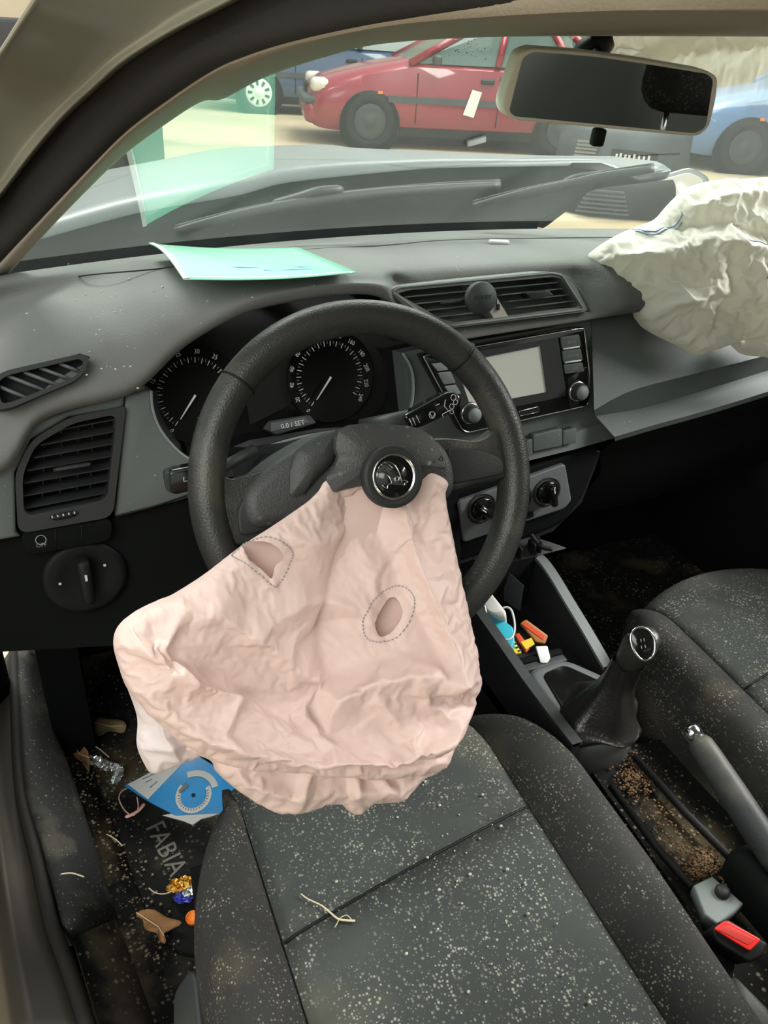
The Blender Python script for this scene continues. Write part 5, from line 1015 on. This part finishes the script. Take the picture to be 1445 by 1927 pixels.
mk('dial_window', *plate(PDf, PDf.qs([(336, 1488), (350, 1472), (355, 1478), (340, 1492)], .0015), .0, .0016), M['darkgrey'], pd, smooth=False)
mk('dial_rivet', *lathe(PDf, c, [(.003, 0), (.003, .0015), (0, .002)], 12), M['darker'], pd)
mk('torn_edge', *plate(PDf, PDf.qs([(305, 1534), (370, 1523), (392, 1525), (410, 1512), (455, 1482), (462, 1492), (415, 1530), (398, 1536), (378, 1541), (362, 1552), (345, 1545)], .0), -.004, -.0005), M['discgrey'], pd, smooth=False)
ec = [(238, 1484), (228, 1490), (224, 1502), (230, 1518), (240, 1530), (252, 1534), (260, 1520), (258, 1500)]
t = thing('elastic_loop', 'pink elastic cord loop at the corner of the parking disc', 'cord', PZ(245, 1515, .03))
mk('cord', *tube(cat([PZ(u, v, .035) for u, v in ec], 5), .0011, 6), M['elastic'], t)
mk('tab', *tube(cat([PZ(u, v, .035) for u, v in ((235, 1538), (248, 1533), (262, 1524), (272, 1512))], 4), [.001]+[.003]*11+[.001], 8, flat=.5), M['elastic'], t)
tag(mk('plastic_shard', *plate(Frame(PZ(285, 1560, .03), (-.3, -.2, .9)), Frame(PZ(285, 1560, .03), (-.3, -.2, .9)).qs([(272, 1575), (298, 1548), (304, 1552), (290, 1582)]), -.001, 0), M['clear'], smooth=False), 'clear plastic shard beside the mat lettering', 'plastic')
for k, (L, lb) in enumerate((([(115, 1645), (135, 1643), (158, 1650)], 'straw on the sill trim'), ([(200, 1570), (218, 1580), (230, 1592)], 'bent straw on the carpet edge'), ([(165, 1400), (185, 1408), (205, 1425)], 'straw beside the tan leaf'))):
    tag(mk('dry_straw', *tube(cat([PZ(u, v, (.16, .03, .03)[k]) for u, v in L], 5), .0009, 5), M['straw']), 'thin dry '+lb, 'straw', 'straws on the floor side')
parts = []
for _ in range(420):
    s = random.random(); u = lerp(120, 290, s)+random.gauss(0, 26); v = lerp(1330, 1800, s)+random.gauss(0, 30)
    p = PZ(u, v, .016); r = random.choice((.0007, .001, .0014, .002)); parts.append(rbox((p[0], p[1], p[2]), (r*2, r*1.7, r*1.4), r*.4, seg=1))
o = tag(mk('floor_grit', *merge(*parts), mat('grit', (.22, .18, .12), .9, var=-.5, vscale=80)), 'pale grit and plant crumbs over the driver footwell carpet', 'grit'); o['kind'] = 'stuff'
tag(mk('seat_adjuster', *plate(Frame(PZ(345, 1890, .17), (-.85, -.1, .5)), [tuple(p) for p in roundpoly(Frame(PZ(345, 1890, .17), (-.85, -.1, .5)).qs([(325, 1870), (355, 1825), (366, 1840), (375, 1930), (380, 1960), (325, 1960)]), .012)], -.02, 0, .008), M['sill']), 'dark plastic seat height lever beside the driver seat', 'lever')
# pedals area and A-pillar foot trim
tag(mk('kick_panel', *box((-.69, .36, .18), (.06, .28, .30)), M['lower'], smooth=False), 'dark kick panel ahead of the sill trim', 'panel')
# ================================================================== CARD ON THE DASH, BITS
bl, fl_, fr_, br = PZ(280, 458, .850), PZ(345, 525, .866), PZ(672, 512, .858), PZ(560, 465, .842)
n = 16; rows = []
for i in range(n+1):
    s = i/n; rows.append([lerp(lerp(bl, br, t_), lerp(fl_, fr_, t_), s)+A(0, 0, .010*math.sin(math.pi*s)*(1-t_)*.8-.004*math.sin(math.pi*t_)) for t_ in np.linspace(0, 1, n+1)])
gc = thing('green_card', 'glossy green laminated card on the dashboard by the windscreen', 'card', lerp(bl, fr_, .5))
mk('sheet', *solid(rows, (0, 0, -.0009)), M['paper'], gc)
ed = [rows[i][0]+A(0, 0, .0004) for i in range(n+1)]; mk('clear_edge', *solid([ed, [p+A(.006, 0, 0) for p in ed]], (0, 0, .0005)), M['paperback'], gc, smooth=False)
for a, b, c_ in ((.35, .52, .80), (.62, .86, .84), (.50, .60, .86), (.70, .82, .78)):
    i = int(c_*n); mk('ink_smear', *tube([lerp(rows[i][int(a*n)], rows[i][int(a*n)+1], .2)+A(0, 0, .0002), rows[i][int((a+b)/2*n)]+A(0, 0, .0002), rows[i][int(b*n)]+A(0, 0, .0002)], [.0002, .0016, .0002], 6, flat=.25), M['inkblue'], gc)
p = pad_hit(938, 459); tag(mk('white_clip', *rbox(p+A(0, 0, .003), (.032, .010, .006), .002, (A(.97, -.24, 0), A(.24, .97, 0), A(0, 0, 1))), M['white']), 'small white plastic strip on top of the dashboard', 'plastic strip')
parts = []
for _ in range(60):
    u, v = random.choice(((random.gauss(215, 25), random.gauss(640, 45)), (random.gauss(170, 90), random.gauss(590, 60)), (random.gauss(420, 120), random.gauss(540, 12)))); p = pad_hit(u, v); r = random.choice((.0006, .0008, .0012)); parts.append(rbox(p+A(0, 0, r*.4), (r*2, r*1.8, r*1.2), r*.4, seg=1))
o = tag(mk('dash_crumbs', *merge(*parts), M['crumb']), 'pale crumbs on the driver side of the dashboard top', 'crumbs'); o['kind'] = 'stuff'
parts = []
for _ in range(46):
    p = ws_hit(random.gauss(895, 28), random.gauss(98, 12), .002); r = random.choice((.0004, .0006, .0008, .0012)); parts.append(lathe(Frame(p, (0, .6, .8)), (0, 0), [(r, -.0003), (r*.8, r*.4), (r*.3, r*.6), (0, r*.62)], 8))
o = tag(mk('water_drops', *merge(*parts), M['carglass']), 'water droplets on the windscreen left of the mirror', 'water drops'); o['kind'] = 'stuff'
# ================================================================== REAR-VIEW MIRROR
tgt = A(.24, -.83, .90); mc = CAM+ray(1150, 172)*.83; a = CAM-mc; a /= np.linalg.norm(a); b = tgt-mc; b /= np.linalg.norm(b)
MF = Frame(mc, a+b)
mr = thing('rear_view_mirror', 'rear-view mirror in a beige frame below the roof', 'mirror', mc)
op = [(946, 202), (950, 180), (978, 100), (1002, 90), (1100, 97), (1225, 114), (1330, 132), (1352, 145), (1348, 185), (1336, 238), (1315, 257), (1290, 256), (1150, 243), (975, 228), (955, 220)]
ip = [(958, 209), (984, 108), (1003, 98), (1120, 107), (1230, 123), (1330, 139), (1342, 150), (1328, 240), (1308, 251), (1150, 236), (968, 219)]
mk('housing', *plate(MF, roundpoly(MF.qs(op, .0), .006, 4), -.022, 0, .003), M['mirrorframe'], mr)
mk('glass', *plate(MF, roundpoly(MF.qs(ip, .0008), .006, 4), -.001, .0008), M['mirror'], mr, smooth=False)
mk('dip_lever', *rbox(MF.p(*MF.q(1125, 258, -.008), -.008), (.014, .012, .018), .003, (MF.ex, MF.n, MF.ey)), M['darker'], mr)
sp_ = ws_hit(1118, 92, -.01); mk('stem', *tube([mc-MF.n*.02+MF.ey*.01, lerp(mc-MF.n*.02, sp_, .6), sp_], .009, 10), M['darker'], mr)
mk('foot', *lathe(Frame(sp_, (0, -.6, -.8)), (0, 0), [(.022, -.006), (.022, .003), (.014, .010), (0, .011)], 20), M['darker'], mr)
